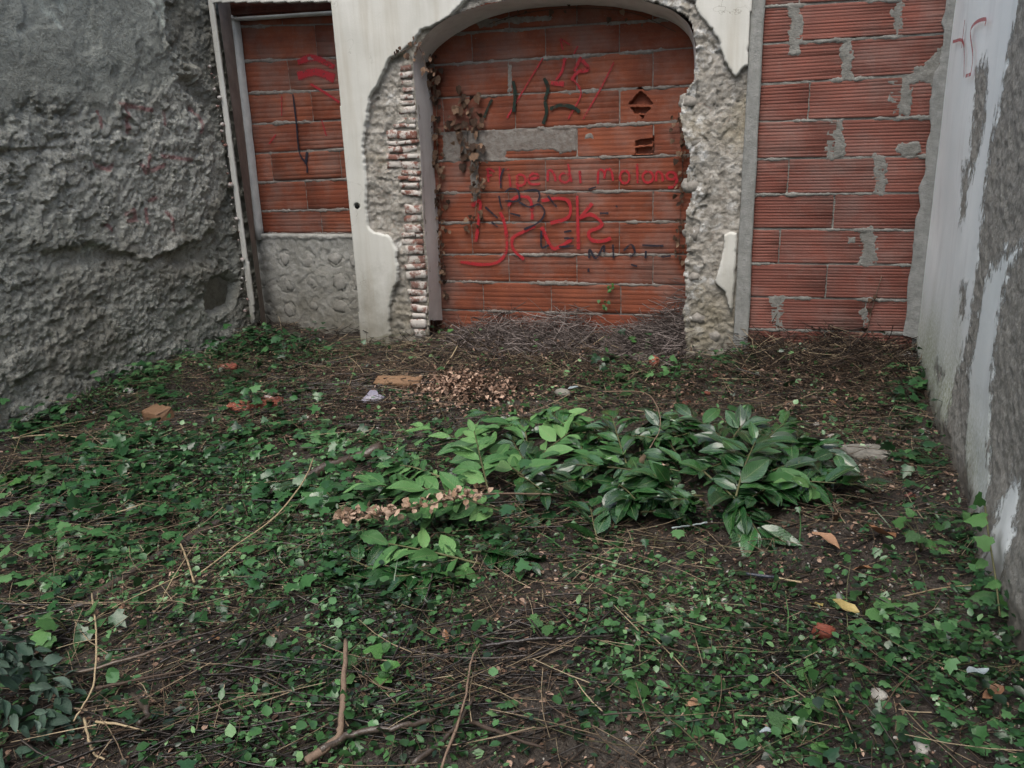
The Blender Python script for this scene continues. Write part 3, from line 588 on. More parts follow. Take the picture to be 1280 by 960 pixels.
# ------------------------------------------------------------------ bricked-up openings
def lines_from_px(rows, Y):
    out = []
    for (xa, ya, xb, yb) in rows:
        a, b = P(xa, ya, Y=Y), P(xb, yb, Y=Y); k = (b[2] - a[2]) / (b[0] - a[0]); out.append((lambda x, a=a, k=k: a[2] + k * (x - a[0])))
    return out
def mortar_sheet(x0, x1, z0, z1, Yf, lines, smears, mat, root, seed, base=0.007, extra=None, rag=2.2):
    xs = np.arange(x0, x1 + .003, 0.006); zs = np.arange(z0, z1, 0.006); X, Z = np.meshgrid(xs, zs)
    w = 0.008 * fbm(X * 16, Z * 16, seed, 4) + 0.004 * fbm(X * 60, Z * 60, seed + 3, 3)
    y = Yf + base + 0.25 * w
    for i, l in enumerate(lines):
        dz = Z - np.vectorize(l)(xs)[None, :]
        n = fbm(X * 5, Z * 2 + i * 7.7, seed + 11 + i, 4)
        bulge = sstep(-0.6, 0.3, n) * (1 - sstep(0.004, 0.014, np.abs(dz + 0.003) + w * .8))
        y = y - bulge * (0.009 + 0.005 * n)
    for poly in smears:
        s = sdist(X, Z, poly) + w * rag + 0.0027 * rag * fbm(X * 90, Z * 40, seed + 9, 3)
        y = np.where(s > -0.004, np.minimum(y, Yf + base - (base + (0.0040 if rag < 1 else 0.0012) + 0.22 * w) * sstep(-0.006, 0.012, s)), y)
    if extra is not None: y = extra(X, Z, y, w)
    V = np.stack([X, y, Z], -1).reshape(-1, 3)
    return link('mortar', mesh('mortar', V - np.array(root.location), grid_faces(len(xs), len(zs)), mat, True), root)
def quadpx(Y, *pts): return [tuple(P(a, b, Y=Y)[[0, 2]]) for a, b in pts]

# --- central arch
CY = BY
infill = thing('brick_infill', 'orange hollow brick wall filling the arch, sprayed with red and black graffiti', 'wall', (-1.6, CY, -0.15)); IO = np.array(infill.location)
crow = [(551, 6, 863, -14), (551, 43, 863, 22), (551, 81, 863, 60), (559, 122, 857, 107), (559, 166, 852, 152), (556, 201, 855, 194), (551, 241, 855, 238), (556, 278, 852, 277), (559, 318, 852, 318), (559, 351.5, 855, 356.6), (559, 387, 855, 395), (559, 424, 855, 434)]
cl = lines_from_px(crow, CY); XL, XR = P(528, 200, Y=CY)[0] - .1, P(905, 200, Y=CY)[0]
Aj, Bj = [590, 682, 774], [544, 636, 721, 816]
pattern = [Bj, Aj, Bj, [554, 644, 774], [721, 817], Aj, Bj, Aj, Bj, [604, 689, 776], Bj]
jx = lambda px, r: P(px, (crow[r][1] + crow[r + 1][1]) / 2, Y=CY)[0]
bk = 0
for r in range(len(crow) - 1):
    top, bot = cl[r], cl[r + 1]
    e = [XL] + [jx(p, r) for p in pattern[r]] + [XR]
    for a, b in zip(e[:-1], e[1:]):
        if b - a < 0.03: continue
        pushed = random.uniform(-0.002, 0.002)
        if r == 3 and b > jx(800, 3) > a or r == 4 and b > jx(810, 4) > a and a > jx(700, 4):
            # a broken brick: its front is holed and the hollow cells show
            xs = np.arange(a + .004, b - .003, 0.0035); zz = np.linspace(0, 1, 62); X, T = np.meshgrid(xs, zz)
            lo = np.array([bot(x) for x in xs]) + .006; hi = np.array([top(x) for x in xs]) - .006; Z = lo + (hi - lo) * T
            if r == 3: hl = [quadpx(CY, (801, 113), (818, 131), (784, 131)), quadpx(CY, (787, 134), (815, 134), (806, 142), (793, 142)), quadpx(CY, (800, 145), (805, 145), (803, 149))]
            else: hl = [quadpx(CY, (794, 176), (816, 172), (815, 181), (794, 183)), quadpx(CY, (794, 185), (816, 183), (815, 192), (794, 193))]
            s = np.full(X.shape, -9.0)
            for pg in hl: s = np.maximum(s, sdist(X, Z, pg))
            s = s + 0.004 * fbm(X * 70, Z * 70, 3, 3)
            Yb = CY + pushed + 0.05 * sstep(-0.001, 0.003, s) + 0.0008 * np.sin(T * 40)
            Yb[0] += .02; Yb[-1] += .02; Yb[:, 0] += .02; Yb[:, -1] += .02
            me = mesh('brick', np.stack([X, Yb, Z], -1).reshape(-1, 3) - IO, grid_faces(len(xs), 62), M['brick'], True)
            ob = link('brick', me, infill); ob['label'] = 'broken brick with its hollow cells open'
        else:
            Vb, Fb = brick_mesh(a + .004, b - .004, lambda x: bot(x) + 0.005, lambda x: top(x) - 0.005, CY + pushed, 0.06, 6, 0.0008, 0.0025, 40 + bk, 3)
            link('brick', mesh('brick', Vb - IO, Fb, M['brick']), infill)
        bk += 1
def edge_fill(X, Z, y, w):
    # the mortar lies back where a broken brick shows its hollow cells
    s = np.maximum(sdist(X, Z, quadpx(CY, (800, 108), (822, 132), (806, 150), (798, 150), (780, 132))), sdist(X, Z, quadpx(CY, (791, 172), (819, 170), (818, 194), (791, 195))))
    return y + 0.09 * sstep(-0.004, 0.004, s)
mortar_sheet(XL, XR, -0.3, 2.2, CY, cl[1:], [quadpx(CY, (553, 167), (602, 163), (640, 163), (721, 160), (721, 189), (700, 191), (690, 188), (634, 190), (632, 201), (590, 202), (553, 201)),
    quadpx(CY, (588, 201), (598, 201), (600, 240), (596, 262), (588, 242)), quadpx(CY, (588, 24), (690, 16), (690, 26), (640, 30), (600, 36)), quadpx(CY, (730, 166), (742, 166), (742, 174), (730, 174)),
    quadpx(CY, (634, 80), (640, 80), (640, 114), (634, 116))], M['mortar_r'], infill, 411, base=0.005, extra=edge_fill, rag=0.9)

def ribbon(name, strokes, width, mat, root, Y, n=6, label=None):
    """each sprayed stroke is a part of its own, a thin film just proud of the bricks"""
    for si, s in enumerate(strokes):
        wd = width
        if isinstance(s, tuple): s, wd = s
        pts = smooth_line(np.array([P(a, b, Y=Y - 0.0004 * (si % 9)) for a, b in s]), n)
        t = np.gradient(pts, axis=0); nrm = np.c_[-t[:, 2], np.zeros(len(t)), t[:, 0]]; nrm /= np.linalg.norm(nrm, axis=1)[:, None] + 1e-9
        ww = wd * (1 + 0.22 * fbm(np.arange(len(pts)) * 0.35 + si * 5, np.zeros(len(pts)), 3)) * 0.5
        V = np.stack([pts - nrm * ww[:, None], pts + nrm * ww[:, None]], 1).reshape(-1, 3); L = np.arange(len(pts)) * .1
        UV = np.stack([np.c_[np.full(len(pts), -1.0), L], np.c_[np.full(len(pts), 1.0), L]], 1).reshape(-1, 2)
        i = np.arange(len(pts) - 1) * 2
        o = link(name, mesh(name, V - np.array(root.location), [np.stack([i, i + 1, i + 3, i + 2], -1)], mat, uv=UV), root)
        if label: o['label'] = label
def z4(*p): return [(520 + a / 3.556, 180 + b / 3.556) for a, b in p]
def za(*p): return [(580 + a / 6.4, 190 + b / 6.4) for a, b in p]
def zb(*p): return [(720 + a / 6.4, 190 + b / 6.4) for a, b in p]
def zc(*p): return [(620 + a / 8, 30 + b / 8) for a, b in p]
def circ(cx, cy, rx, ry, a0=0, a1=360, n=10): return [(cx + rx * math.cos(math.radians(t)), cy + ry * math.sin(math.radians(t))) for t in np.linspace(a0, a1, n)]
GY = CY - 0.0060
ribbon('graffiti', [
    za((175, 145), (205, 135), (245, 160)), za((190, 140), (196, 240)), za((180, 190), (225, 185)), za((285, 115), (290, 260)), za((360, 175), (372, 275)), za((352, 135), (354, 145)),
    za((425, 185), (430, 300)), za(*circ(450, 225, 42, 45, -120, 150)), za((520, 215), (590, 205), (585, 180), (545, 175), (515, 215), (535, 255), (610, 255)), za((670, 235), (672, 155), (700, 150), (725, 190), (732, 235)),
    za(*circ(805, 205, 40, 38, -60, 280)), za((832, 95), (852, 200), (860, 240)), za((925, 150), (932, 250)), zb((30, 150), (36, 250)),
    ], 0.026, M['g_redl'], infill, GY, label='thin faded red sprayed words across one course')
ribbon('graffiti', [zb((175, 255), (178, 160), (200, 140), (225, 165), (228, 215)), zb((228, 190), (240, 145), (270, 140), (288, 170), (296, 230)), zb(*circ(390, 200, 38, 50)), zb((488, 95), (492, 250)),
    zb(*circ(575, 200, 42, 45)), zb((640, 235), (645, 165), (670, 160), (690, 185), (694, 235)), zb(*circ(760, 190, 35, 30)), zb((795, 165), (805, 230), (780, 275), (735, 285))], 0.024, M['g_red'], infill, GY)
ribbon('graffiti', [za((-30, 880), (150, 900), (270, 880), (335, 800), (340, 680), (320, 560), (290, 480)), za((480, 860), (395, 780), (390, 690), (470, 640), (570, 590)), za((350, 430), (420, 360), (520, 370), (545, 470), (545, 540)),
    za((620, 390), (750, 370), (840, 400), (835, 520), (690, 570)), za((905, 350), (915, 780)), za((60, 430), (130, 400), (110, 600), (95, 720)), zb((130, 410), (30, 530)), zb((30, 530), (120, 500), (200, 560), (190, 600), (105, 640), (120, 700), (200, 715), (280, 690)), za((620, 600), (700, 760), (760, 760), (860, 700))], 0.034, M['g_red'], infill, GY - .0042, label='broad red sprayed scrawl in the middle of the wall')
ribbon('graffiti', [zc((640, 150), (670, 260)), zc((650, 150), (740, 210)), zc((820, 220), (780, 300)), zc((470, 340), (300, 620), (110, 940)), zc((1180, 380), (1060, 620), (870, 950)), (zc((690, 340), (660, 470), (600, 560)), .03), (zc((860, 360), (920, 450), (820, 480), (750, 560)), .04), (zc((550, 590), (680, 600)), .045), zc((780, 560), (850, 700), (720, 950)), (zc((850, 330), (780, 470)), .03)], 0.016, M['g_redl'], infill, GY - .0004)
# dark strokes: only abstract brush marks stand here
ribbon('graffiti', [zc((480, 540), (520, 640), (490, 760), (505, 880), (470, 1000)), zc((540, 850), (640, 812), (760, 830), (840, 880)), zc((170, 570), (190, 700), (176, 880)), ([(615, 124), (610, 134), (605, 147)], .022)], 0.030, M['g_grn'], infill, GY - .0082, label='dark green sprayed strokes high on the wall')
ribbon('graffiti', [za((320, 130), (295, 200), (295, 290)), za((280, 350), (290, 410), (305, 460)), za((330, 320), (370, 295), (430, 310), (435, 390), (330, 390)), za((440, 400), (520, 440), (600, 420), (645, 480), (600, 560), (480, 620)), za((480, 310), (580, 305), (605, 350), (590, 400)),
    za((170, 440), (270, 530)), za((220, 560), (270, 600)), za((370, 490), (450, 512)), za((620, 630), (620, 760), (680, 745)), za((760, 760), (880, 750)), za((800, 640), (860, 630)), za((800, 690), (880, 690)), za((670, 350), (740, 440)), zb((100, 300), (160, 280)), zb((190, 490), (260, 490)), zb((330, 430), (320, 440)),
    zb((105, 850), (110, 780), (160, 850), (220, 750), (225, 800)), zb((295, 740), (300, 850)), zb((380, 790), (440, 740), (470, 800), (430, 840)), zb((530, 745), (640, 750), (700, 750)), zb((100, 930), (100, 960)), zb((230, 945), (232, 950)), zb((440, 900), (490, 915)), zb((680, 840), (760, 830)), zb((560, 790), (555, 850))], 0.017, M['g_blk'], infill, GY - .0090, label='black sprayed loops and dashes')

# --- right doorway
DY = 5.165
door = thing('brick_infill', 'pinkish ribbed brick wall filling the doorway, patched with grey mortar', 'wall', (0.2, DY, 0)); DO = np.array(door.location)
drow = [(956, -90, 1185, -110), (956, -38, 1185, -55), (956, 8, 1180, -5), (954, 55, 1175, 42), (954, 105, 1170, 92), (952, 152, 1160, 146), (945, 199, 1150, 195), (945, 243, 1148, 241), (944, 286, 1146, 287.5), (940, 329, 1141, 331), (937, 371, 1136, 375), (935, 411, 1131, 416), (933, 452, 1131, 459)]
dl = lines_from_px(drow, DY)
dj = [[1060], [1000, 1120], [995, 1123], [1058], [1011, 1126], [1045], [985, 1101], [1042], [974, 1085], [1033], [972, 1081], [1030]]
djw = {(2, 995): 22, (2, 1123): 15, (3, 1058): 14, (4, 1126): 28, (5, 1045): 22, (6, 1101): 18, (8, 1085): 22, (10, 972): 20, (10, 1081): 8}
dl_x = lambda yy: np.interp(yy, [-100, 0, 430], [960, 956, 934]); dr_x = lambda yy: np.interp(yy, [-100, 60, 150, 270, 420], [1192, 1178, 1166, 1149, 1132])
for r in range(len(drow) - 1):
    ym = (drow[r][1] + drow[r + 1][1]) / 2; top, bot = dl[r], dl[r + 1]
    e = [P(dl_x(ym) - 5, ym, Y=DY)[0]] + [P(p, ym, Y=DY)[0] for p in dj[r]] + [P(dr_x(ym) + 8, ym, Y=DY)[0]]
    for a, b in zip(e[:-1], e[1:]):
        Vb, Fb = brick_mesh(a + .005, b - .005, lambda x: bot(x) + .006, lambda x: top(x) - .006, DY + random.uniform(-.002, .003), 0.06, 11, 0.0013, 0.0035, 140 + bk, 3)
        link('brick', mesh('brick', Vb - DO, Fb, M['brick_p']), door); bk += 1
sm = []
for (r, px), wd in djw.items():
    t, b = drow[r][1], drow[r + 1][1]; k = (drow[r][3] - drow[r][1]) / 225; yt = t + k * (px - 955); yb_ = b + k * (px - 955)
    jj = random.uniform(-3, 3); sm.append(quadpx(DY, (px - wd / 2, yt - 2), (px + wd / 2 + jj, yt - 2), (px + wd / 2 - jj * .5, yb_ + 2), (px - wd / 2 + jj * .6, yb_ + 2)))
sm += [quadpx(DY, (1102, 98), (1135, 92), (1150, 78), (1178, 58), (1178, 110), (1160, 112), (1152, 104), (1120, 108)), quadpx(DY, (1117, 186), (1130, 178), (1148, 180), (1150, 190), (1126, 196)), quadpx(DY, (1060, 297), (1070, 296), (1070, 302), (1061, 303)), quadpx(DY, (983, 45), (1003, 46), (1000, 66), (986, 66))]
mortar_sheet(P(930, 200, Y=DY)[0], RX + .01, -0.1, 2.5, DY, dl, sm, M['mortar_g'], door, 511, base=0.007)
def strip_loft(name, L, R, yf, yb, mat, root, amp=0.006, nv=60, nu=6, seed=0, ret=0.05):
    """a slightly uneven plaster band between two lines (x,z)"""
    L = np.array(L); R = np.array(R); t = np.linspace(0, 1, nv)
    l = np.c_[np.interp(t, np.linspace(0, 1, len(L)), L[:, 0]), np.interp(t, np.linspace(0, 1, len(L)), L[:, 1])]; r_ = np.c_[np.interp(t, np.linspace(0, 1, len(R)), R[:, 0]), np.interp(t, np.linspace(0, 1, len(R)), R[:, 1])]
    V = []
    for i in range(nv):
        for j in range(-1, nu + 2):
            u = min(max(j / nu, 0), 1); p = l[i] + (r_[i] - l[i]) * u; e = amp * float(fbm(np.array(u * 2.0), np.array(i * .35), seed, 3)) if j in (-1, 0, nu, nu + 1) else 0
            yy = yf + (ret if j in (-1, nu + 1) else 0) + 0.003 * float(fbm(np.array(u * 3.0), np.array(i * .4), seed + 3, 3)); V.append((p[0] + e, yy, p[1]))
    return link(name, mesh(name, np.array(V) - np.array(root.location), grid_faces(nu + 3, nv), mat, True), root)
strip_loft('door_jamb', [P(940, -110, Y=5.13)[[0, 2]], P(939, 0, Y=5.13)[[0, 2]], P(916, 440, Y=5.13)[[0, 2]]], [P(960, -110, Y=5.13)[[0, 2]], P(955.5, 0, Y=5.13)[[0, 2]], P(934, 440, Y=5.13)[[0, 2]]], 5.136, 5.2, M['cement'], door, 0.004, seed=601)
strip_loft('door_jamb', [P(a, b, Y=5.14)[[0, 2]] for a, b in [(1190, -110), (1181, 20), (1177, 57), (1172, 90), (1163, 144), (1156, 210), (1147, 268), (1141, 330), (1131, 420)]], [(RX + .01, P(1190, -110, Y=5.14)[2])] + [(RX + .01, P(a, b, Y=5.14)[2]) for a, b in [(1181, 20), (1177, 57), (1172, 90), (1163, 144), (1156, 210), (1147, 268), (1141, 330), (1131, 425)]], 5.152, 5.2, M['cement'], door, 0.014, seed=611)
Vb, Fb = brick_mesh(P(930, 440, Y=5.0)[0], RX, lambda x: -0.14, lambda x: P(1000, 437, Y=5.06)[2] + 0.008 * math.sin(x * 9), 5.07, 0.12, 0, jit=.008, seed=3, cols=14)
link('sill', mesh('sill', Vb - DO, Fb, M['stone']), door)

# --- left doorway: bricks above a cement panel with set stones, white frame
LY = 5.40
ldoor = thing('brick_infill', 'dark orange brick wall with red paint smears in the left doorway', 'wall', (-3.6, LY, 0.6)); LO = np.array(ldoor.location)
lrow = [(300, -20, 420, -24), (300, 33, 420, 30), (305, 76, 420, 72), (316, 116, 424, 112), (318, 155, 428, 150), (320, 192, 431, 186), (325, 228, 433, 223.5), (329, 264, 435, 261.6), (329, 292, 435, 292)]
ll = lines_from_px(lrow, LY); lj = [[350], [395], [361, 440], [390], [372], [340, 426], [383], [402]]
for r in range(len(lrow) - 1):
    ym = (lrow[r][1] + lrow[r + 1][1]) / 2; top, bot = ll[r], ll[r + 1]
    e = [P(288 + 0.11 * max(ym, 0), ym, Y=LY)[0]] + [P(p, ym, Y=LY)[0] for p in lj[r]] + [P(455, ym, Y=LY)[0]]
    for a, b in zip(e[:-1], e[1:]):
        if b - a < .02: continue
        Vb, Fb = brick_mesh(a + .004, b - .004, lambda x: bot(x) + .006, lambda x: top(x) - .006, LY + random.uniform(-.002, .002), 0.06, 6, 0.0008, 0.0025, 240 + bk, 3)
        link('brick', mesh('brick', Vb - LO, Fb, M['brick']), ldoor); bk += 1
mortar_sheet(P(288, 100, Y=LY)[0] - .1, P(470, 100, Y=LY)[0], 0.5, 2.3, LY, ll, [], M['mortar_r'], ldoor, 711, base=0.006)
ribbon('graffiti', [([(372, 78), (392, 72), (418, 84)], .07), ([(372, 95), (395, 90), (418, 98)], .09), ([(388, 105), (410, 118), (424, 128)], .03), ([(345, 168), (336, 180)], .018), ([(402, 150), (408, 170)], .018), ([(352, 120), (352, 145)], .014)], 0.03, M['g_redl'], ldoor, LY - .006)
ribbon('graffiti', [([(366, 118), (370, 150), (374, 190), (383, 205), (384, 216)], .018), ([(384, 190), (382, 205)], .03)], 0.02, M['g_blk'], ldoor, LY - .010)
panel = thing('cement_panel', 'pale cement panel with rows of set stones under the bricks of the left doorway', 'wall', (-3.6, 5.44, -0.15)); PO = np.array(panel.location)
PY = 5.365
xs = np.arange(-4.25, -3.0, 0.007); z1 = P(380, 300, Y=PY)[2]; zs = np.arange(-0.35, z1 + .05, 0.007); X, Z = np.meshgrid(xs, zs)
spots = []
for k, cx in enumerate((329, 361, 392, 423, 446)):
    for j, cy in enumerate((325, 351, 384)):
        spots.append((cx + [-4, 0, 4][j] * .9 + random.uniform(-4, 4), cy + random.uniform(-4, 4), 10.5 + random.uniform(-2.5, 3), 11.0 + random.uniform(-3, 3)))
dent = np.zeros_like(X)
for k, (a, b, rx_, ry_) in enumerate(spots):
    q = P(a, b, Y=PY); rr = np.hypot((X - q[0]) / (rx_ / 172), (Z - q[2]) / (ry_ / 178)) + 0.30 * fbm(X * 18 + k, Z * 18, 15, 3)
    dent += np.exp(-((rr - 1.0) / 0.11) ** 2) * (0.05 + .95 * sstep(-.3, .4, fbm(X * 14 + k, Z * 14, 19, 2)))
Yp = PY + 0.010 * np.clip(dent, 0, 1) + 0.007 * fbm(X * 7, Z * 7, 811, 4) + .005 * facets(X * 24, Z * 24, 815) - 0.012 * sstep(0.0, .02, Z - z1 + 0.012 * fbm(X * 20, Z * 20, 3)) + 0.05 * sstep(.035, .06, Z - z1)
link('panel_face', mesh('panel_face', np.stack([X, Yp, Z], -1).reshape(-1, 3) - PO, grid_faces(len(xs), len(zs)), M['panelcement'], True), panel)
for k, (a, b, rx_, ry_) in enumerate(spots):
    q = P(a, b, Y=PY + .008); Vb, Fb = lump(rx_ / 182, 0.016, ry_ / 188, 820 + k, 0.35, 14, 8)
    link('stone', mesh('stone', Vb @ rot(0, 0, 0).T, Fb, M['cobble'], True), panel, q - PO)
frame = thing('door_frame', 'grey-white frame with dark stained reveal round the left doorway', 'door frame', (-3.9, 5.3, 0)); FRO = np.array(frame.location)
def slab_px(name, quad, Y, depth, mat, root, seg=12, amp=0.002, seed=1):
    """a bar whose front face is the pixel quad (tl, tr, br, bl) at depth Y"""
    q = [P(a, b, Y=Y) for a, b in quad]; V = []; F = []
    for i in range(seg + 1):
        t = i / seg
        for (a, b) in ((q[0], q[3]), (q[1], q[2])):
            p = a + (b - a) * t + amp * RNG.uniform(-1, 1, 3) * (1, .5, 1); V += [p, p + np.array([0, depth, 0])]
    for i in range(seg):
        k = i * 4; F += [(k, k + 4, k + 6, k + 2), (k, k + 1, k + 5, k + 4), (k + 2, k + 6, k + 7, k + 3)]
    F += [(0, 2, 3, 1), (seg * 4, seg * 4 + 1, seg * 4 + 3, seg * 4 + 2)]
    return link(name, mesh(name, np.array(V) - np.array(root.location), F, mat), root)
slab_px('frame_post', [(286.5, 17), (292.5, 26), (323.5, 300), (318, 300)], 5.325, 0.07, M['frame'], frame, 16)
slab_px('frame_head', [(287, 22), (288, 25.5), (424, 17), (424, 13)], 5.322, 0.07, M['frame'], frame, 6)
slab_px('lintel', [(262, -6), (263, 20), (432, 10), (432, -10)], 5.345, 0.04, M['brick_dark'], frame, 6)
A = np.array([P(a, b, Y=FY + .01) for a, b in [(271, -4), (302, 220), (323, 372), (327, 430)]]); B = np.array([P(a, b, Y=5.335) for a, b in [(287, 0), (310, 200), (320, 300), (336, 430)]])
A = smooth_line(A, 8); B = smooth_line(B, 8)
link('reveal', mesh('reveal', np.vstack([A + (B - A) * t for t in np.linspace(0, 1, 5)]) - FRO, grid_faces(len(A), 5), M['reveal_brown'], True), frame)
# rough brick bits edging the left wall corner
for k in range(30):
    y = 80 + k * 10.5 + random.uniform(-5, 5); x = np.interp(y, [36, 345, 405], [264, 309, 317]) - random.uniform(2, 10); q = P(x, y, Y=5.10); s = random.uniform(.006, .022)
    Vb, Fb = lump(s, s, s * random.uniform(.6, 1), 560 + k, .3, 8, 5); link('brick_fragment', mesh('brick_fragment', Vb, Fb, M['brick_old']), wall_l, q - np.array(wall_l.location))
# red scribble on the right wall's white paint
def ribbon_x(strokes, width, mat, root):
    for si, s in enumerate(strokes):
        pts = smooth_line(np.array([P(a, b, X=RX - 0.018 - .0004 * si) for a, b in s]), 6); t = np.gradient(pts, axis=0); nrm = np.c_[np.zeros(len(t)), -t[:, 2], t[:, 1]]; nrm /= np.linalg.norm(nrm, axis=1)[:, None] + 1e-9
        V = np.stack([pts - nrm * width / 2, pts + nrm * width / 2], 1).reshape(-1, 3); L = np.arange(len(pts)) * .1
        UV = np.stack([np.c_[np.full(len(pts), -1.0), L], np.c_[np.full(len(pts), 1.0), L]], 1).reshape(-1, 2); i = np.arange(len(pts) - 1) * 2
        o = link('graffiti', mesh('graffiti', V - np.array(root.location), [np.stack([i, i + 2, i + 3, i + 1], -1)], mat, uv=UV), root); o['label'] = 'thin red sprayed scribble on the white paint'
ribbon_x([[(1191, 52), (1204, 53), (1205, 96)], [(1206, 25), (1202, 60)], [(1213, 95), (1216, 70), (1213, 40), (1220, 28), (1232, 24), (1231, 32)], [(1207, 95), (1213, 93)]], 0.022, M['g_red'], wall_r)
# PART2
# ------------------------------------------------------------------ vegetation and litter: the uncountable part
def pix(p):
    c = (np.asarray(p) - CAM) @ RW; return 640 + F_PX * c[:, 0] / c[:, 2], 480 + F_PX * c[:, 1] / c[:, 2]
def ovate(L=1.0, W=0.42, seg=5, fold=0.12, droop=0.15, wave=0.0, seed=0, pet=0.0):
    """leaf along +x; returns verts, faces, uv"""
    rg = np.random.default_rng(seed); V = []; UV = []; F = []
    ph = rg.uniform(0, 6); tw = rg.uniform(-.25, .25)
    for i in range(seg + 1):
        u = i / seg; wd = W / 2 * (math.sin(math.pi * u ** 0.82) ** 0.85 if 0 < u < 1 else 0.02); zc_ = -droop * u * u + wave * math.sin(u * 5 + ph) * .5
        for s in (-1, -0.5, 0, 0.5, 1):
            V.append((u * L, s * wd, zc_ + fold * wd * abs(s) * 2 * (1 - .3 * abs(s)) + tw * s * wd * u + wave * 0.35 * math.sin(u * 11 + ph + s * 2) * abs(s))); UV.append((u, s))
    for i in range(seg):
        for j in range(4): F.append((i * 5 + j, (i + 1) * 5 + j, (i + 1) * 5 + j + 1, i * 5 + j + 1))
    return np.array(V), F, np.array(UV)
def small_leaf():
    a = [(0, 0, 0), (.28, -.36, .05), (.62, -.34, .07), (1, 0, -.05), (.62, .34, .07), (.28, .36, .05), (.5, 0, 0)]
    return np.array(a, float), np.array([(0, 1, 6), (1, 2, 6), (2, 3, 6), (3, 4, 6), (4, 5, 6), (5, 0, 6)])
def ivy_leaf(pinch=1.0, rnd=0.0):
    o = [(0, 0), (-.12, -.30), (.16, -.52), (.30, -.30 * pinch), (.62, -.40), (.68, -.17 * pinch), (1.05, 0), (.68, .17 * pinch), (.62, .40), (.30, .30 * pinch), (.16, .52), (-.12, .30)]
    V = [(x, y, .05 - .30 * abs(y) - .22 * max(0, x - .4)) for x, y in o] + [(.34, 0, .0)]; n = len(o)
    return np.array(V, float), np.array([(i, (i + 1) % n, n) for i in range(n)])
def rots(yaw, tilt, tdir):
    """leaf frame: long axis at yaw, then tilted by `tilt` about the horizontal axis tdir"""
    c, s = np.cos(yaw), np.sin(yaw); z0 = np.zeros_like(c); o1 = np.ones_like(c)
    A = np.stack([np.stack([c, -s, z0], -1), np.stack([s, c, z0], -1), np.stack([z0, z0, o1], -1)], -2)
    ax, ay = np.cos(tdir), np.sin(tdir); C_, S_ = np.cos(tilt), np.sin(tilt); k = 1 - C_
    B = np.stack([np.stack([C_ + ax * ax * k, ax * ay * k, ay * S_], -1), np.stack([ax * ay * k, C_ + ay * ay * k, -ax * S_], -1), np.stack([-ay * S_, ax * S_, C_], -1)], -2)
    return B @ A
def scatter(name, tmpl, pos, yaw, tilt, tdir, scale, tint, mat, squash=None, uv=None):
    T, F = tmpl[0], np.array(tmpl[1]); R = rots(yaw, tilt, tdir); S = scale[:, None, None] * T[None]
    if squash is not None: S = S * squash[:, None, :]
    V = np.einsum('nij,nkj->nki', R, S) + pos[:, None]
    k = len(T); Fs = (F[None] + (np.arange(len(pos)) * k)[:, None, None]).reshape(-1, F.shape[1])
    return V.reshape(-1, 3), Fs, np.repeat(tint, k)
def field(px, py, blobs, base=0.0):
    d = np.full(px.shape, base)
    for cx, cy, rx, ry, wt in blobs: d = np.maximum(d, wt * np.exp(-(((px - cx) / rx) ** 2 + ((py - cy) / ry) ** 2) ** 1.5 * 0.7))
    return d
def sample(n, blobs, base, seed, nscale=3.0, namp=0.8):
    rg = np.random.default_rng(seed); x = rg.uniform(-3.95, 0.66, n); y = rg.uniform(0.85, 5.42, n)
    z = zg(x, y); px, py = pix(np.c_[x, y, z]); d = field(px, py, blobs, base)
    k = d * np.clip(1 + namp * fbm(x * nscale, y * nscale, seed, 3), 0, 2) > rg.uniform(0, 1, n)
    k &= (y < 5.08) | ((x > -2.38) & (x < -.72))
    return np.c_[x, y, z][k], rg
BARE = [(1040, 640, 120, 90), (880, 730, 110, 40), (780, 690, 90, 50), (430, 490, 130, 40), (700, 450, 150, 40)]
ivy_b = [(60, 605, 80, 34, .9), (150, 665, 130, 60, .95), (90, 730, 130, 60, .9), (280, 625, 140, 55, .9), (360, 585, 90, 45, .8), (210, 478, 130, 40, 2), (120, 540, 80, 50, 2), (380, 420, 90, 22, 2.5), (290, 440, 70, 24, 2), (810, 468, 60, 32, .8),
         (905, 447, 40, 16, .8), (1140, 480, 24, 44, .9), (1145, 560, 30, 34, .9), (1180, 790, 110, 90, .95), (1225, 710, 60, 70, .9), (1120, 720, 50, 40, .5), (610, 640, 46, 46, .8), (1240, 870, 70, 80, .8), (330, 700, 90, 40, .6), (450, 600, 70, 45, .6), (430, 690, 110, 40, .7)]
cov_b = [(450, 730, 230, 75, 1), (350, 850, 220, 120, .95), (600, 870, 280, 90, .95), (950, 880, 170, 85, .9), (1100, 900, 170, 70, .75), (760, 730, 120, 40, .5), (900, 745, 90, 30, .5), (200, 640, 200, 80, .7), (60, 620, 70, 40, .8), (250, 500, 150, 40, .6), (1190, 760, 110, 110, .7), (820, 820, 160, 50, .8), (400, 430, 70, 26, .5)]
ground_cover = []
pts, rg = sample(110000, cov_b, 0.15, 801, 2.6, 1.35); n = len(pts)
h = rg.exponential(0.02, n) + .004; pts[:, 2] += np.minimum(h, .10)
tint = np.clip(0.40 + .28 * rg.normal(size=n) + .34 * fbm(pts[:, 0] * 2.5, pts[:, 1] * 2.5, 5, 2), 0, 1)
parts = [scatter('c', small_leaf(), pts, rg.uniform(0, 6.28, n), np.abs(rg.normal(0, .7, n)), rg.uniform(0, 6.28, n), rg.uniform(.013, .030, n) * rg.choice([.8, 1, 1.4], n), tint, None, np.c_[np.ones(n), rg.uniform(.45, 1.2, n), np.ones(n)])]
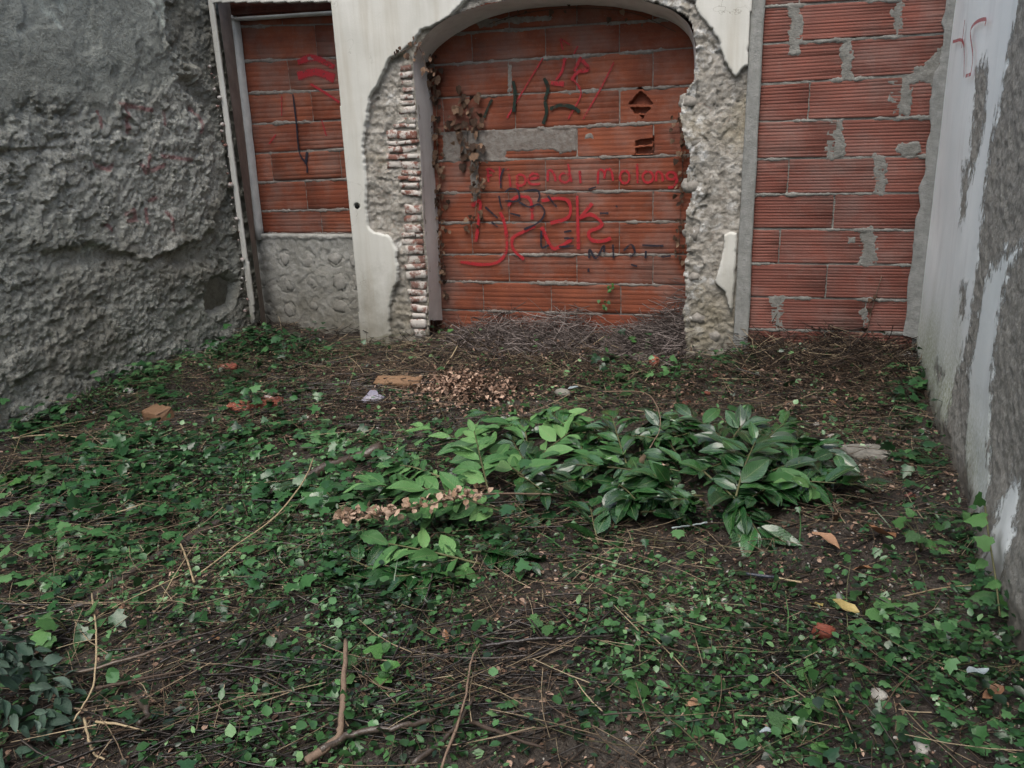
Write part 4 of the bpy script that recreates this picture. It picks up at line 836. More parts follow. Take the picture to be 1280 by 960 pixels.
# grass blades
gp, rg = sample(9000, [(240, 480, 130, 30, 1), (140, 530, 60, 40, .8), (330, 440, 60, 20, .8), (870, 930, 60, 40, .5), (430, 700, 200, 100, .25), (900, 840, 200, 60, .4)], 0.02, 811); m = len(gp)
blade = (np.array([(0, -.018, 0), (0, .018, 0), (.5, .014, .06), (.5, -.014, .06), (1, .001, -.05), (1, -.001, -.05)], float), np.array([(0, 1, 2, 3), (3, 2, 4, 5)]))
gv, gf, gt = scatter('g', blade, gp, rg.uniform(0, 6.28, m), rg.uniform(-1.1, .1, m), rg.uniform(0, 6.28, m), rg.uniform(.06, .16, m), np.clip(rg.normal(.5, .2, m), 0, 1), None)
V, Fc, tt = parts[0]
o = link('ground_cover', mesh('ground_cover', V, Fc, M['cover'], False, {'tint': tt})); struct(o, 'stuff')
o = link('grass', mesh('grass', gv, gf, M['cover'], False, {'tint': gt})); struct(o, 'stuff')
pts, rg = sample(21000, ivy_b, 0.03, 821, 2.6, 1.5); n = len(pts); pts[:, 2] += np.minimum(rg.exponential(0.034, n) + .006, .17)
tint = np.clip(0.45 + .24 * rg.normal(size=n) + .3 * fbm(pts[:, 0] * 2.5, pts[:, 1] * 2.5, 6, 2), 0, 1)
half = n // 2; arr = []; off = 0; VV = []; FF = []; TT = []
for tm, sl in ((ivy_leaf(1.0), slice(0, half)), (ivy_leaf(1.25), slice(half, n))):
    q = pts[sl]; m = len(q); v, f_, t_ = scatter('i', tm, q, rg.uniform(0, 6.28, m), np.abs(rg.normal(.1, .45, m)), rg.uniform(0, 6.28, m), rg.uniform(.028, .066, m) * np.where((q[:, 0] > -.35) & (q[:, 1] < 3.2), .68, 1.0), tint[sl], None)
    VV.append(v); FF.append(f_ + off); TT.append(t_); off += len(v)
o = link('ivy_carpet', mesh('ivy_carpet', np.vstack(VV), np.vstack(FF), M['ivy'], False, {'tint': np.concatenate(TT)})); struct(o, 'stuff')

# a lower carpet of tiny leaves
pts, rg = sample(70000, cov_b, 0.15, 805, 4.5, 1.2); n = len(pts); pts[:, 2] += np.minimum(rg.exponential(.012, n) + .003, .05)
v, f_, t_ = scatter('t', small_leaf(), pts, rg.uniform(0, 6.28, n), np.abs(rg.normal(0, .8, n)), rg.uniform(0, 6.28, n), rg.uniform(.005, .014, n), np.clip(rg.normal(.42, .28, n), 0, 1), None, np.c_[np.ones(n), rg.uniform(.5, 1.2, n), np.ones(n)])
struct(link('clover', mesh('clover', v, f_, M['cover'], False, {'tint': t_})), 'stuff')
def twigs(name, pts, rg, ln, rad, mat, tintlo, tinthi, pitch=0.25, bend=0.25, yaw=None, rings=4):
    n = len(pts); yaw = rg.uniform(0, 6.28, n) if yaw is None else yaw; L = ln; pt = rg.normal(0, pitch, n)
    dirv = np.c_[np.cos(yaw) * np.cos(pt), np.sin(yaw) * np.cos(pt), np.sin(pt)]; side = np.c_[-np.sin(yaw), np.cos(yaw), np.zeros(n)]; upv = np.cross(dirv, side) * -1
    b1 = rg.normal(0, bend, n) * L; b2 = np.abs(rg.normal(0, bend * .6, n)) * L
    V = np.zeros((n, rings, 3, 3)); ts = np.linspace(-.5, .5, rings)
    for i, t in enumerate(ts):
        c = pts + dirv * (t * L)[:, None] + side * (b1 * (0.25 - t * t))[:, None] + upv * (b2 * (0.25 - t * t) * .6)[:, None]
        rr = rad * (1 - .35 * (t + .5))
        for j in range(3):
            a = j * 2.094; V[:, i, j] = c + rr[:, None] * (math.cos(a) * side + math.sin(a) * upv)
    idx = []
    for i in range(rings - 1):
        for j in range(3): k = (j + 1) % 3; idx.append((i * 3 + j, i * 3 + k, i * 3 + 3 + k, i * 3 + 3 + j))
    idx = np.array(idx); F = (idx[None] + (np.arange(n) * rings * 3)[:, None, None]).reshape(-1, 4)
    o = link(name, mesh(name, V.reshape(-1, 3), F, mat, False, {'tint': np.repeat(rg.uniform(0, 1, n) ** 1.7 * (tinthi - tintlo) + tintlo, rings * 3)})); struct(o, 'stuff'); return o
tw_b = [(430, 490, 160, 45, 1), (700, 700, 160, 70, 1), (900, 740, 140, 50, .9), (230, 730, 160, 80, 1), (180, 880, 130, 80, 1), (560, 840, 160, 80, .9), (1050, 560, 120, 110, .9), (640, 760, 160, 50, .9), (80, 680, 100, 50, .9), (350, 520, 100, 40, .9), (700, 450, 140, 35, 1)]
pts, rg = sample(40000, tw_b, 0.42, 831, 3.5, .9); n = len(pts); pts[:, 2] += rg.uniform(0.0, .022, n)
yw = np.where(rg.uniform(size=n) < .45, rg.normal(.75, .35, n), rg.uniform(0, 6.28, n))
twigs('litter', pts, rg, rg.uniform(.03, .2, n) * rg.uniform(.4, 1, n), rg.uniform(.0008, .0026, n), M['twig'], 0.0, .9, .14, .24, yw)
pts, rg = sample(8500, tw_b + [(180, 720, 170, 90, 1), (90, 600, 100, 60, .9), (480, 480, 130, 50, 1)], 0.3, 833, 3.5, .9); n = len(pts); pts[:, 2] += rg.uniform(.01, .065, n)
twigs('straw_litter', pts, rg, rg.uniform(.08, .3, n), rg.uniform(.0009, .0022, n), M['twig'], .6, 1, .12, .18)
# dry twig tangle against the arch bricks and along the right doorway
def tangle(name, segs, n, mat, seed, hh, rmax=.0034):
    rg = np.random.default_rng(seed); P_ = []
    for (a, b, c, dp, ht, wt) in segs:
        m = int(n * wt); px = rg.uniform(a, b, m); q = np.array([P(x, c, Y=5.3) for x in px]); y = 5.4 - dp * rg.uniform(0, 1, m) ** 1.3; x = q[:, 0]
        prof = (1 - (5.4 - y) / (dp + .05)) * (0.55 + 0.45 * fbm(x * 4, x * 0, seed))
        P_.append(np.c_[x, y, zg(x, y) + ht * prof * rg.uniform(0, 1, m) + .005])
    p = np.vstack(P_); m = len(p); return twigs(name, p, rg, rg.uniform(.1, .42, m), rg.uniform(.0012, rmax, m), mat, 0, 1, .3, .5, None, 6)
tangle('twig_heap', [(575, 850, 410, .5, .30, .75), (790, 860, 400, .3, .46, .25)], 3600, M['greytwig'], 841, .2)
tangle('vine_tangle', [(930, 1150, 440, .75, .24, .5), (560, 860, 430, .9, .12, .3), (330, 560, 430, .9, .06, .07)], 5200, M['twig'], 843, .12)
dark_b = [(200, 870, 170, 90, 1), (150, 800, 120, 60, .8), (560, 880, 160, 70, .9), (60, 670, 80, 40, 1), (330, 760, 180, 60, .6), (700, 810, 120, 40, .7), (450, 930, 200, 40, .9), (1000, 820, 160, 60, .4), (430, 500, 120, 40, .5)]
pts, rg = sample(10000, dark_b, .06, 837, 3, .8); n = len(pts); pts[:, 2] += rg.uniform(.008, .05, n)
twigs('dark_stems', pts, rg, rg.uniform(.10, .42, n), rg.uniform(.0015, .0042, n), M['wetstuff'], 0, 1, .10, .15, np.where(rg.uniform(size=n) < .7, rg.normal(.55, .4, n), rg.uniform(0, 6.28, n)), 6)
bank = [(440, 490, 150, 45, 1), (640, 460, 150, 40, 1), (800, 480, 140, 40, 1), (1020, 490, 130, 50, 1), (330, 500, 90, 40, .8)]
pts, rg = sample(16000, bank, 0, 881, 3, .7); n = len(pts); pts[:, 2] += rg.uniform(.0, .11, n) * np.clip(.5 + fbm(pts[:, 0] * 3, pts[:, 1] * 3, 9, 3), .05, 1)
twigs('debris_bank', pts, rg, rg.uniform(.04, .26, n), rg.uniform(.001, .0028, n), M['twig'], 0, .75, .3, .35)
pts, rg = sample(17000, bank, 0, 883, 3, .8); n = len(pts); pts[:, 2] += rg.uniform(.0, .10, n) * np.clip(.5 + fbm(pts[:, 0] * 3, pts[:, 1] * 3, 9, 3), .05, 1)
v, f_, t_ = scatter('d', small_leaf(), pts, rg.uniform(0, 6.28, n), rg.normal(0, .7, n), rg.uniform(0, 6.28, n), rg.uniform(.012, .034, n), rg.uniform(0, .8, n) ** 1.7, None, np.c_[np.ones(n), rg.uniform(.4, 1, n), np.ones(n) * 3])
struct(link('dead_leaves', mesh('dead_leaves', v, f_, M['deadheap'], False, {'tint': t_})), 'stuff')
pts, rg = sample(1500, ivy_b + cov_b, .05, 893, 3, .6); n = len(pts); pts[:, 2] += rg.uniform(.015, .06, n)
twigs('ivy_stems', pts, rg, rg.uniform(.3, .8, n), rg.uniform(.0010, .0022, n), M['ivystem'], 0, 1, .06, .45, None, 9)
# crumbs of dead leaf everywhere, and the dry leaf heap
pts, rg = sample(36000, tw_b, .4, 851, 4, .9); n = len(pts); pts[:, 2] += rg.uniform(0.002, .016, n)
v, f_, t_ = scatter('d', small_leaf(), pts, rg.uniform(0, 6.28, n), rg.normal(0, .5, n), rg.uniform(0, 6.28, n), rg.uniform(.006, .026, n), rg.uniform(0, .95, n) ** 1.5, None, np.c_[np.ones(n), rg.uniform(.4, 1, n), np.ones(n) * 2])
struct(link('leaf_crumbs', mesh('leaf_crumbs', v, f_, M['deadheap'], False, {'tint': t_})), 'stuff')
rg = np.random.default_rng(861); n = 1100; c = G(580, 492); x = c[0] + rg.normal(0, .19, n) * (1 + .4 * rg.normal(0, .5, n)); y = c[1] + rg.normal(0, .17, n)
rr = np.exp(-(((x - c[0]) / .2) ** 2 + ((y - c[1]) / .18) ** 2)); p = np.c_[x, y, zg(x, y) + .03 + .07 * rr * rg.uniform(.5, 1, n)]
v, f_, t_ = scatter('d', small_leaf(), p, rg.uniform(0, 6.28, n), rg.normal(0, .7, n), rg.uniform(0, 6.28, n), rg.uniform(.018, .045, n), np.clip(rg.normal(.45, .3, n), 0, 1), None, np.c_[np.ones(n), rg.uniform(.5, .9, n), np.ones(n) * 3])
struct(link('dead_leaf_heap', mesh('dead_leaf_heap', v, f_, M['deadheap'], False, {'tint': t_})), 'stuff')
# pebbles and mortar crumbs
pts, rg = sample(9000, [(1060, 560, 110, 70, 1), (880, 760, 110, 50, .9), (1090, 640, 100, 60, .7), (950, 900, 150, 60, .4)], .25, 871); n = len(pts); Lv, Lf = lump(1, .8, .6, 5, .3, 6, 4)
v, f_, t_ = scatter('p', (Lv, np.array(Lf)), pts + [0, 0, .003], rg.uniform(0, 6.28, n), rg.normal(0, .4, n), rg.uniform(0, 6.28, n), .003 + .010 * rg.uniform(0, 1, n) ** 3, rg.uniform(0, 1, n), None)
struct(link('pebbles', mesh('pebbles', v, f_, M['stone'])), 'stuff')

# ------------------------------------------------------------------ laurel cuttings
LEAF = []
for k in range(7):
    v, f_, uv = ovate(1, .40 + .03 * (k % 3), 7, .22, .03 + .05 * (k % 3), .045, 50 + k); LEAF.append((v, f_, uv))
LM = {mk: [mesh('leaf', v, f_, M[mk], True, uv=uv) for v, f_, uv in LEAF] for mk in ('laurel', 'laurel_l')}
def basis(tv, nv):
    tv = Vector(tv).normalized(); nv = Vector(nv); nv = (nv - tv * nv.dot(tv)).normalized(); b = nv.cross(tv); return Matrix((tv, b, nv)).transposed()
def leaf_part(me, root, pos, tv, nv, size, wid=1.0):
    o = bpy.data.objects.new('leaf', me); C.objects.link(o); o.parent = root
    m = basis(tv, nv).to_4x4() @ Matrix.Diagonal((size, size * wid, size, 1)); m.translation = Vector(pos) - Vector(root.location); o.matrix_local = m; return o
def branch(label, px, h0, h1, n, size, mk, seed, group='laurel cuttings heaped on the ground', up=.25):
    rg = np.random.default_rng(seed); base = G(*px[0], h0 * .4)
    ctl = [G(a, b, 1.0 * (h0 + (h1 - h0) * i / (len(px) - 1))) for i, (a, b) in enumerate(px)]; ctl[-1][2] -= .02
    pts = smooth_line(ctl, 6); root = thing('laurel_branch', label, 'branch', (ctl[0][0], ctl[0][1], float(zg(*ctl[0][:2]))), group); ro = np.array(root.location)
    v, f_ = tube(pts, np.linspace(.0045, .0018, len(pts)), 5); link('stem', mesh('stem', v - ro, f_, M['stem'], True), root)
    tot = np.linalg.norm(pts[-1] - pts[0])
    n = int(n * 2.1)
    for i in range(n):
        u = 0.12 + .88 * i / max(1, n - 1); k = min(int(u * (len(pts) - 1)), len(pts) - 2); fr = u * (len(pts) - 1) - k; p = pts[k] + (pts[k + 1] - pts[k]) * fr
        t = pts[k + 1] - pts[k]; t /= np.linalg.norm(t); s = np.cross(t, (0, 0, 1)); s /= np.linalg.norm(s) + 1e-9; sg = 1 if i % 2 else -1
        tip = u > .93; a = rg.uniform(.2, .5) if tip else rg.uniform(.5, 1.4)
        tv = t * math.cos(a) + s * sg * math.sin(a) + np.array([0, 0, rg.normal(-.02, up)]); nv = np.array([rg.normal(0, .42), rg.normal(-.12, .42), 1.0])
        leaf_part(LM[mk][rg.integers(7)], root, p + s * sg * .004, tv, nv, (1.08 if mk == 'laurel_l' else 1.0) * size * rg.uniform(.55, 1.2) * (.85 if tip else 1), rg.uniform(.85, 1.15))
    return root
li = 'pale green matt laurel cutting '; dk = 'dark glossy laurel cutting '
for args in [
    (li + 'at the heap edge in front of the dry brown leaves', [(655, 595), (600, 560), (530, 528)], .09, .15, 11, .135, 'laurel_l', 1),
    (li + 'standing highest, its leaf fan below the dry leaf heap', [(610, 612), (600, 570), (592, 532)], .12, .24, 9, .125, 'laurel_l', 2),
    (li + 'pointing left beyond the tan dried flower stem', [(610, 625), (540, 612), (462, 600)], .08, .13, 12, .13, 'laurel_l', 3),
    (li + 'lying just behind the tan dried flower stem', [(630, 640), (570, 625), (505, 640)], .10, .14, 11, .12, 'laurel_l', 4),
    (li + 'nearest the camera, in front of the tan dried flower stem', [(600, 705), (540, 690), (480, 672)], .05, .10, 9, .12, 'laurel_l', 5),
    (li + 'at the middle of the heap, pointing at the pale shard', [(640, 600), (680, 565), (712, 535)], .08, .16, 9, .12, 'laurel_l', 6),
    (dk + 'behind the pale ones, along the heap top', [(660, 560), (650, 530), (600, 508)], .05, .12, 10, .12, 'laurel', 7),
    (dk + 'filling the heap below the pale shard', [(740, 590), (720, 548), (690, 512)], .08, .14, 12, .125, 'laurel', 8),
    (dk + 'at the heap centre, pointing to the arch', [(790, 600), (775, 555), (765, 515)], .10, .18, 12, .13, 'laurel', 9),
    (dk + 'crossing the heap centre towards the left', [(840, 610), (790, 588), (720, 575)], .10, .16, 13, .13, 'laurel', 10),
    (dk + 'under the bare grey vine stem', [(860, 590), (835, 550), (820, 520)], .09, .15, 11, .12, 'laurel', 11),
    (dk + 'with broad leaves, back right of the heap', [(900, 600), (945, 560), (985, 520)], .12, .2, 13, .145, 'laurel', 12),
    (dk + 'reaching far right towards the pale slab', [(890, 612), (960, 600), (1080, 600)], .10, .12, 14, .145, 'laurel', 13),
    (dk + 'at the front right of the heap, hanging toward the white stick', [(880, 590), (920, 625), (950, 662)], .14, .06, 11, .145, 'laurel', 14),
    (dk + 'lowest at the front of the heap centre', [(880, 620), (820, 618), (770, 622)], .06, .08, 11, .125, 'laurel', 15),
    (dk + 'at the back of the heap beside the red fragments', [(930, 585), (900, 545), (865, 515)], .10, .16, 12, .13, 'laurel', 16),
    (dk + 'rising in the right middle of the heap', [(920, 620), (930, 585), (945, 545)], .12, .22, 11, .14, 'laurel', 17),
    (dk + 'at far right, its tip bent to the camera', [(960, 590), (1010, 575), (1040, 590)], .12, .10, 10, .14, 'laurel', 18),
    (dk + 'to the left of the heap beside the fallen dark branch', [(560, 700), (500, 720), (430, 690)], .03, .06, 11, .12, 'laurel', 19),
    (dk + 'small, lying flat in front of the pale cuttings', [(575, 725), (545, 715), (510, 735)], .02, .05, 8, .10, 'laurel', 20),
    (dk + 'short and upright, alone in front of the heap', [(748, 680), (742, 655), (738, 628)], .02, .10, 4, .12, 'laurel', 21),
    (dk + 'between the pale cuttings and the heap centre', [(700, 610), (660, 580), (640, 545)], .06, .12, 11, .115, 'laurel', 22),
    (dk + 'low and left of the tan dried flower heads', [(430, 640), (400, 610), (350, 600)], .03, .06, 10, .11, 'laurel', 23)    ,(li + 'short, just behind the dried flower stem', [(560, 600), (520, 585), (490, 575)], .06, .11, 8, .11, 'laurel_l', 24),
    (dk + 'deep in the heap under the pale shard', [(760, 560), (720, 540), (680, 530)], .03, .08, 10, .115, 'laurel', 25),
    (dk + 'deep in the heap centre, pointing right', [(780, 580), (830, 575), (880, 570)], .05, .10, 11, .125, 'laurel', 26),
    (dk + 'at the heap centre, its leaves facing the camera', [(800, 560), (800, 590), (795, 622)], .10, .08, 10, .12, 'laurel', 27),
    (dk + 'low in the right of the heap, pointing back', [(960, 610), (980, 570), (1000, 540)], .06, .13, 10, .13, 'laurel', 28),
    (dk + 'along the front edge, left of the white stick', [(800, 640), (840, 640), (870, 650)], .05, .04, 8, .12, 'laurel', 29),
    (dk + 'between the bare vine stem and the red fragments', [(880, 560), (860, 535), (835, 520)], .08, .13, 10, .12, 'laurel', 30),
    (dk + 'front of the pale cuttings, pointing right', [(590, 690), (630, 690), (665, 700)], .03, .05, 8, .11, 'laurel', 31)]: branch(*args)

rg = np.random.default_rng(733)
SPOT = ['at the back left of the heap, below the round stone', 'at the back of the heap, right of the round stone', 'beneath the top of the bare vine stem', 'just right of the bare vine stem tip',
        'near the back right corner of the heap', 'in the middle of the heap, left of the vine stem tip', 'in the gap between pale and dark laurel', 'at the front centre of the heap, under larger leaves',
        'in the right middle of the heap, under the broad leaves', 'at the front right of the heap, above the orange leaf', 'at the right end of the heap, towards the painted wall', 'at the front left of the dark heap, by the pale cuttings',
        'directly below the bend of the vine stem', 'behind the short white stick', 'at the back right of the heap, before the slab', 'behind the pale cuttings, near the dry leaf heap', 'in front of the pale slab fragment', 'left of the upright laurel shoot front centre']
for k, (a, b) in enumerate([(690, 520), (745, 540), (830, 530), (870, 540), (925, 535), (770, 570), (720, 600), (830, 600), (900, 580), (960, 610), (1005, 605), (660, 600), (800, 545), (860, 625), (975, 545), (640, 530), (1020, 560), (780, 610)]):
    t = rg.uniform(0, 6.28); dx_, dy_ = 55 * math.cos(t), 26 * math.sin(t)
    branch(('small dark laurel twig ' if k % 5 else 'small pale laurel twig ') + SPOT[k], [(a - dx_ / 2, b - dy_ / 2), (a, b), (a + dx_ / 2, b + dy_ / 2)], .07, .11 + .05 * rg.uniform(), 8, .125, 'laurel' if k % 5 else 'laurel_l', 740 + k, 'small laurel twigs within the heap', .3)

# ------------------------------------------------------------------ sticks and stalks
def stick(label, px, h, r0, r1, mat, name='stick', cat='stick', group=None, sides=7, rough=.12, fork=()):
    h = h if isinstance(h, (list, tuple)) else [h] * len(px)
    if mat in ('wet', 'bark') and name == 'stick': h = [q + .03 for q in h]; r0 *= 1.25; r1 *= 1.25
    ctl = np.array([G(a, b, q) for (a, b), q in zip(px, h)]); pts = smooth_line(ctl, 5); pts[1:-1] += RNG.normal(0, r0 * .25, (len(pts) - 2, 3))
    v, f_ = tube(pts, np.linspace(r0, r1, len(pts)) * RNG.uniform(.88, 1.12, len(pts)), sides, rough); o0 = ctl[0]
    if not fork:
        o = link(name, mesh(name, v - o0, f_, M[mat]), None, o0); return tag(o, label, cat, group)
    root = thing(name, label, cat, o0, group); link('stem', mesh('stem', v - o0, f_, M[mat]), root)
    for fk in fork:
        c2 = smooth_line([G(a, b, q) for a, b, q in fk], 5); v, f_ = tube(c2, np.linspace(r0 * .6, r1 * .5, len(c2)), 6, rough); link('side_shoot', mesh('side_shoot', v - o0, f_, M[mat]), root)
    return root
stick('dark fallen branch, the thickest, running across the ivy on the left', [(85, 768), (210, 690), (330, 622), (420, 580), (478, 560)], [.01, .015, .02, .03, .05], .016, .026, 'wet', 'fallen_branch', 'branch', None, 9, .4)
stick('brown upright stick ending in the bottom fork, near the bright leaf', [(432, 800), (430, 850), (428, 900), (420, 925), (382, 952)], [.06, .05, .03, .02, .01], .005, .009, 'bark')
stick('smooth black stick lying from the fork to the right', [(400, 938), (440, 918), (500, 908), (545, 898)], [.02, .02, .02, .015], .008, .005, 'wet')
stick('slanting black stick right of the bottom fork', [(515, 955), (560, 920), (592, 872)], [.015, .02, .03], .006, .004, 'wet')
stick('pale brown split stick right of the black slanting one', [(588, 902), (630, 918), (680, 935)], [.02, .015, .01], .005, .003, 'bark')
stick('grey stick lying level in the middle foreground', [(600, 808), (660, 800), (720, 797), (768, 794)], [.02, .025, .02, .02], .0045, .003, 'wet')
stick('thin arching dead stem crossing the black slanting stick', [(552, 960), (580, 880), (588, 830), (600, 805)], [.01, .04, .04, .02], .003, .002, 'bark')
stick('long black straight stick in the lower left', [(80, 845), (180, 818), (262, 788)], [.03, .03, .02], .0045, .003, 'wet')
stick('thin dark stick continuing up to the ivy', [(200, 828), (290, 782), (330, 722)], [.015, .02, .02], .003, .002, 'wet')
stick('two-pronged grey twig below the long black stick', [(120, 860), (170, 850), (230, 838)], .025, .004, .002, 'bark', fork=[[(170, 850, .025), (200, 835, .03), (215, 815, .03)]])
stick('dark short thick stick in the hollow at lower left', [(175, 905), (185, 890), (165, 868)], .03, .007, .006, 'wet')
stick('pale broken stick over the dark hollow at lower left', [(120, 902), (150, 906), (185, 914)], [.05, .05, .045], .0036, .002, 'straw')
stick('curved pale stalk at the very bottom left', [(105, 898), (110, 920), (118, 942), (132, 950)], [.05, .04, .03, .02], .0035, .0028, 'straw')
stick('long pale stalk bending from the flower stem down to the ivy', [(392, 572), (380, 600), (345, 645), (300, 678), (243, 722)], [.10, .11, .09, .07, .04], .003, .003, 'straw', 'dry_stalk', 'stalk')
stick('short pale stalk meeting the long bent one at its foot', [(222, 672), (232, 695), (243, 728)], [.05, .05, .04], .003, .004, 'straw', 'dry_stalk', 'stalk')
stick('brown-gold stalk leaning over the dark fallen branch', [(197, 762), (215, 725), (245, 678)], [.03, .06, .05], .002, .0016, 'straw', 'dry_stalk', 'stalk')
stick('two parallel pale stalks, the longer one, over the ivy at left', [(95, 788), (150, 755), (235, 715)], [.03, .05, .05], .002, .0016, 'straw', 'dry_stalk', 'stalk')
stick('wavy pale stalk running down the lower left', [(115, 742), (120, 790), (118, 850), (105, 880), (92, 902)], [.06, .06, .06, .05, .04], .003, .0025, 'straw', 'dry_stalk', 'stalk')
stick('pale forked reed lying at the foot of the grey wall', [(15, 545), (60, 544), (105, 547)], [.06, .05, .05], .0045, .003, 'straw', 'dry_reed', 'reed', fork=[[(25, 543, .06), (70, 533, .06), (118, 524, .06)], [(25, 543, .06), (20, 560, .03), (14, 572, .01)]])
stick('pale straw lying below the forked reed', [(25, 577), (60, 576), (120, 574)], .03, .003, .002, 'straw', 'dry_reed', 'reed')
stick('bundled pale straw across the left edge', [(75, 668), (120, 650), (182, 628)], [.04, .04, .05], .0035, .002, 'straw', 'dry_reed', 'reed')
stick('short white stick poking from under the laurel heap', [(840, 660), (862, 657), (884, 653)], [.03, .035, .045], .0035, .003, 'paleleaf')
stick('bare grey vine stem bent over the top of the laurel heap', [(745, 490), (800, 490), (820, 505), (825, 535), (812, 560)], [.05, .12, .17, .17, .12], .0034, .002, 'bark', 'vine_stem', 'vine')
stick('long thin straight stalk in the right foreground', [(772, 758), (820, 800), (862, 842)], [.02, .03, .02], .0022, .0018, 'straw', 'dry_stalk', 'stalk')
stick('tan thin twig near the foot of the painted wall', [(1130, 745), (1180, 735), (1228, 730)], [.03, .05, .05], .0025, .0018, 'straw')
stick('pale dry twig standing in the litter near the plank', [(432, 498), (440, 470), (446, 450)], [.01, .06, .10], .002, .0014, 'straw')
stick('slanted dry twig left of the arch, leaning over the soil', [(572, 432), (560, 452), (545, 470)], [.12, .06, .01], .0028, .002, 'straw')
stick('short pale chip of stick in the bare soil at left', [(252, 560), (257, 552), (262, 545)], .012, .004, .002, 'straw')
rt = thing('split_stick', 'short stick with a dark blue half and a pale half on bare soil', 'stick', G(950, 720, .035)); ro = np.array(rt.location)
v, f_ = tube(smooth_line([G(930, 717, .035), G(972, 722, .035)], 4), .0055, 8); link('dark_half', mesh('dark_half', v - ro, f_, M['plastic'], True), rt)
v, f_ = tube(smooth_line([G(971, 722, .034), G(985, 725, .032), G(1002, 728, .028)], 4), .0035, 7, .1); link('pale_half', mesh('pale_half', v - ro, f_, M['straw']), rt)

# ------------------------------------------------------------------ rubble, shards, planks
def piece(name, label, cat, px, size, mat, seed, h=.012, tilt=.15, yaw=None, kind='shard', group=None, jag=.3):
    rg = np.random.default_rng(seed); c = G(*px, h)
    V, F = shard(*size, seed, jag) if kind == 'shard' else lump(size[0] / 2, size[1] / 2, size[2] / 2, seed, .25, 10, 7)
    V = V @ rot(rg.uniform(0, 3) if yaw is None else yaw, rg.normal(0, tilt)).T
    return tag(link(name, mesh(name, V, F, M[mat]), None, c), label, cat, group)
piece('tile_shard', 'flat red tile shard in the grass near the left wall', 'tile shard', (285, 458), (.15, .10, .02), 'rubble', 1, .045, .3, .3)
def half_brick(label, px, L, W, H, yaw, mat, seed, h):
    c = G(*px, h); V, F = brick_mesh(-L / 2, L / 2, lambda x: -H / 2, lambda x: H / 2, -W / 2, W, 0, jit=.007, seed=seed, cols=6); V = V @ rot(yaw, .12).T
    return tag(link('brick_piece', mesh('brick_piece', V, F, M[mat]), None, c), label, 'brick')
half_brick('red brick half on bare soil, left one of the touching pair', (301, 511), .15, .11, .045, .25, 'rubble', 4, .025)
half_brick('red brick half on bare soil, right one of the touching pair', (336, 505), .13, .10, .05, .18, 'rubble', 5, .028)
half_brick('brown dirty brick lying in the ivy by the left wall', (198, 520), .13, .10, .08, -.2, 'wood', 6, .03)
piece('brick_chunk', 'orange brick chunk leaning at the foot of the arch right pillar', 'brick chunk', (817, 453), (.11, .08, .09), 'rubble', 7, .05, .4, None, 'lump')
piece('brick_chunk', 'orange-red brick chunk among weeds in the right foreground', 'brick chunk', (1029, 788), (.085, .06, .05), 'rubble', 8, .035, .3, .3, 'lump')
for k, (q, lb) in enumerate([((858, 503), 'small red fragment nearest the back edge of the laurel heap'), ((884, 492), 'small red fragment right of the other on the litter below the pillar'), ((1110, 592), 'small red fragment at the tip of the far right laurel'), ((1137, 620), 'flat red fragment near the foot of the painted wall'), ((895, 470), 'small red crumb below the doorway jamb'), ((932, 462), 'small orange crumb before the doorway sill')]):
    piece('brick_fragment', lb, 'brick fragment', q, (.07 - .006 * k, .045, .025), 'rubble', 20 + k, .012, .3, None, 'lump', 'red brick fragments scattered on the soil')
c = G(497, 478, .03); V, F = brick_mesh(-.14, .14, lambda x: -.018 - .006 * math.sin(x * 40), lambda x: .018 + .004 * math.sin(x * 55), -.04, .085, 0, jit=.006, seed=31, cols=8); V = V @ rot(.12, .25).T
tag(link('plank', mesh('plank', V, F, M['wood']), None, c), 'short weathered brown board lying before the left pillar', 'board')
piece('glazed_shard', 'pale lilac glazed tile shard tilted up on the soil beside the board', 'tile shard', (465, 497), (.15, .10, .02), 'lilac', 37, .045, .1, .9, 'shard', None, .62).rotation_euler = (.6, .2, 0)
piece('stone', 'round pinkish stone behind the laurel heap', 'stone', (704, 492), (.11, .08, .06), 'cobble', 41, .025, .2, None, 'lump')
piece('slab_fragment', 'pale flat cement slab fragment between the heap and the painted wall', 'slab', (1086, 566), (.24, .17, .035), 'oldconcrete', 42, .008, .05, .1)
for k, (q, s, lb) in enumerate([((1152, 936), .05, 'round grey stone at the bottom right'), ((906, 752), .035, 'small white stone on bare soil in front of the split stick'), ((1105, 775), .05, 'flat grey stone beside the ivy in the right foreground'), ((1098, 868), .05, 'pale stone half under the ivy at lower right'), ((1040, 545), .05, 'pale stone beside the slab, nearer the heap'), ((1020, 530), .035, 'smaller pale stone behind the slab'), ((868, 762), .04, 'flat beige stone in the bare soil patch'), ((160, 490), .09, 'grey stone at the foot of the left wall')]):
    piece('stone', lb, 'stone', q, (s, s * .8, s * .6), 'stone', 50 + k, s * .15, .2, None, 'lump')

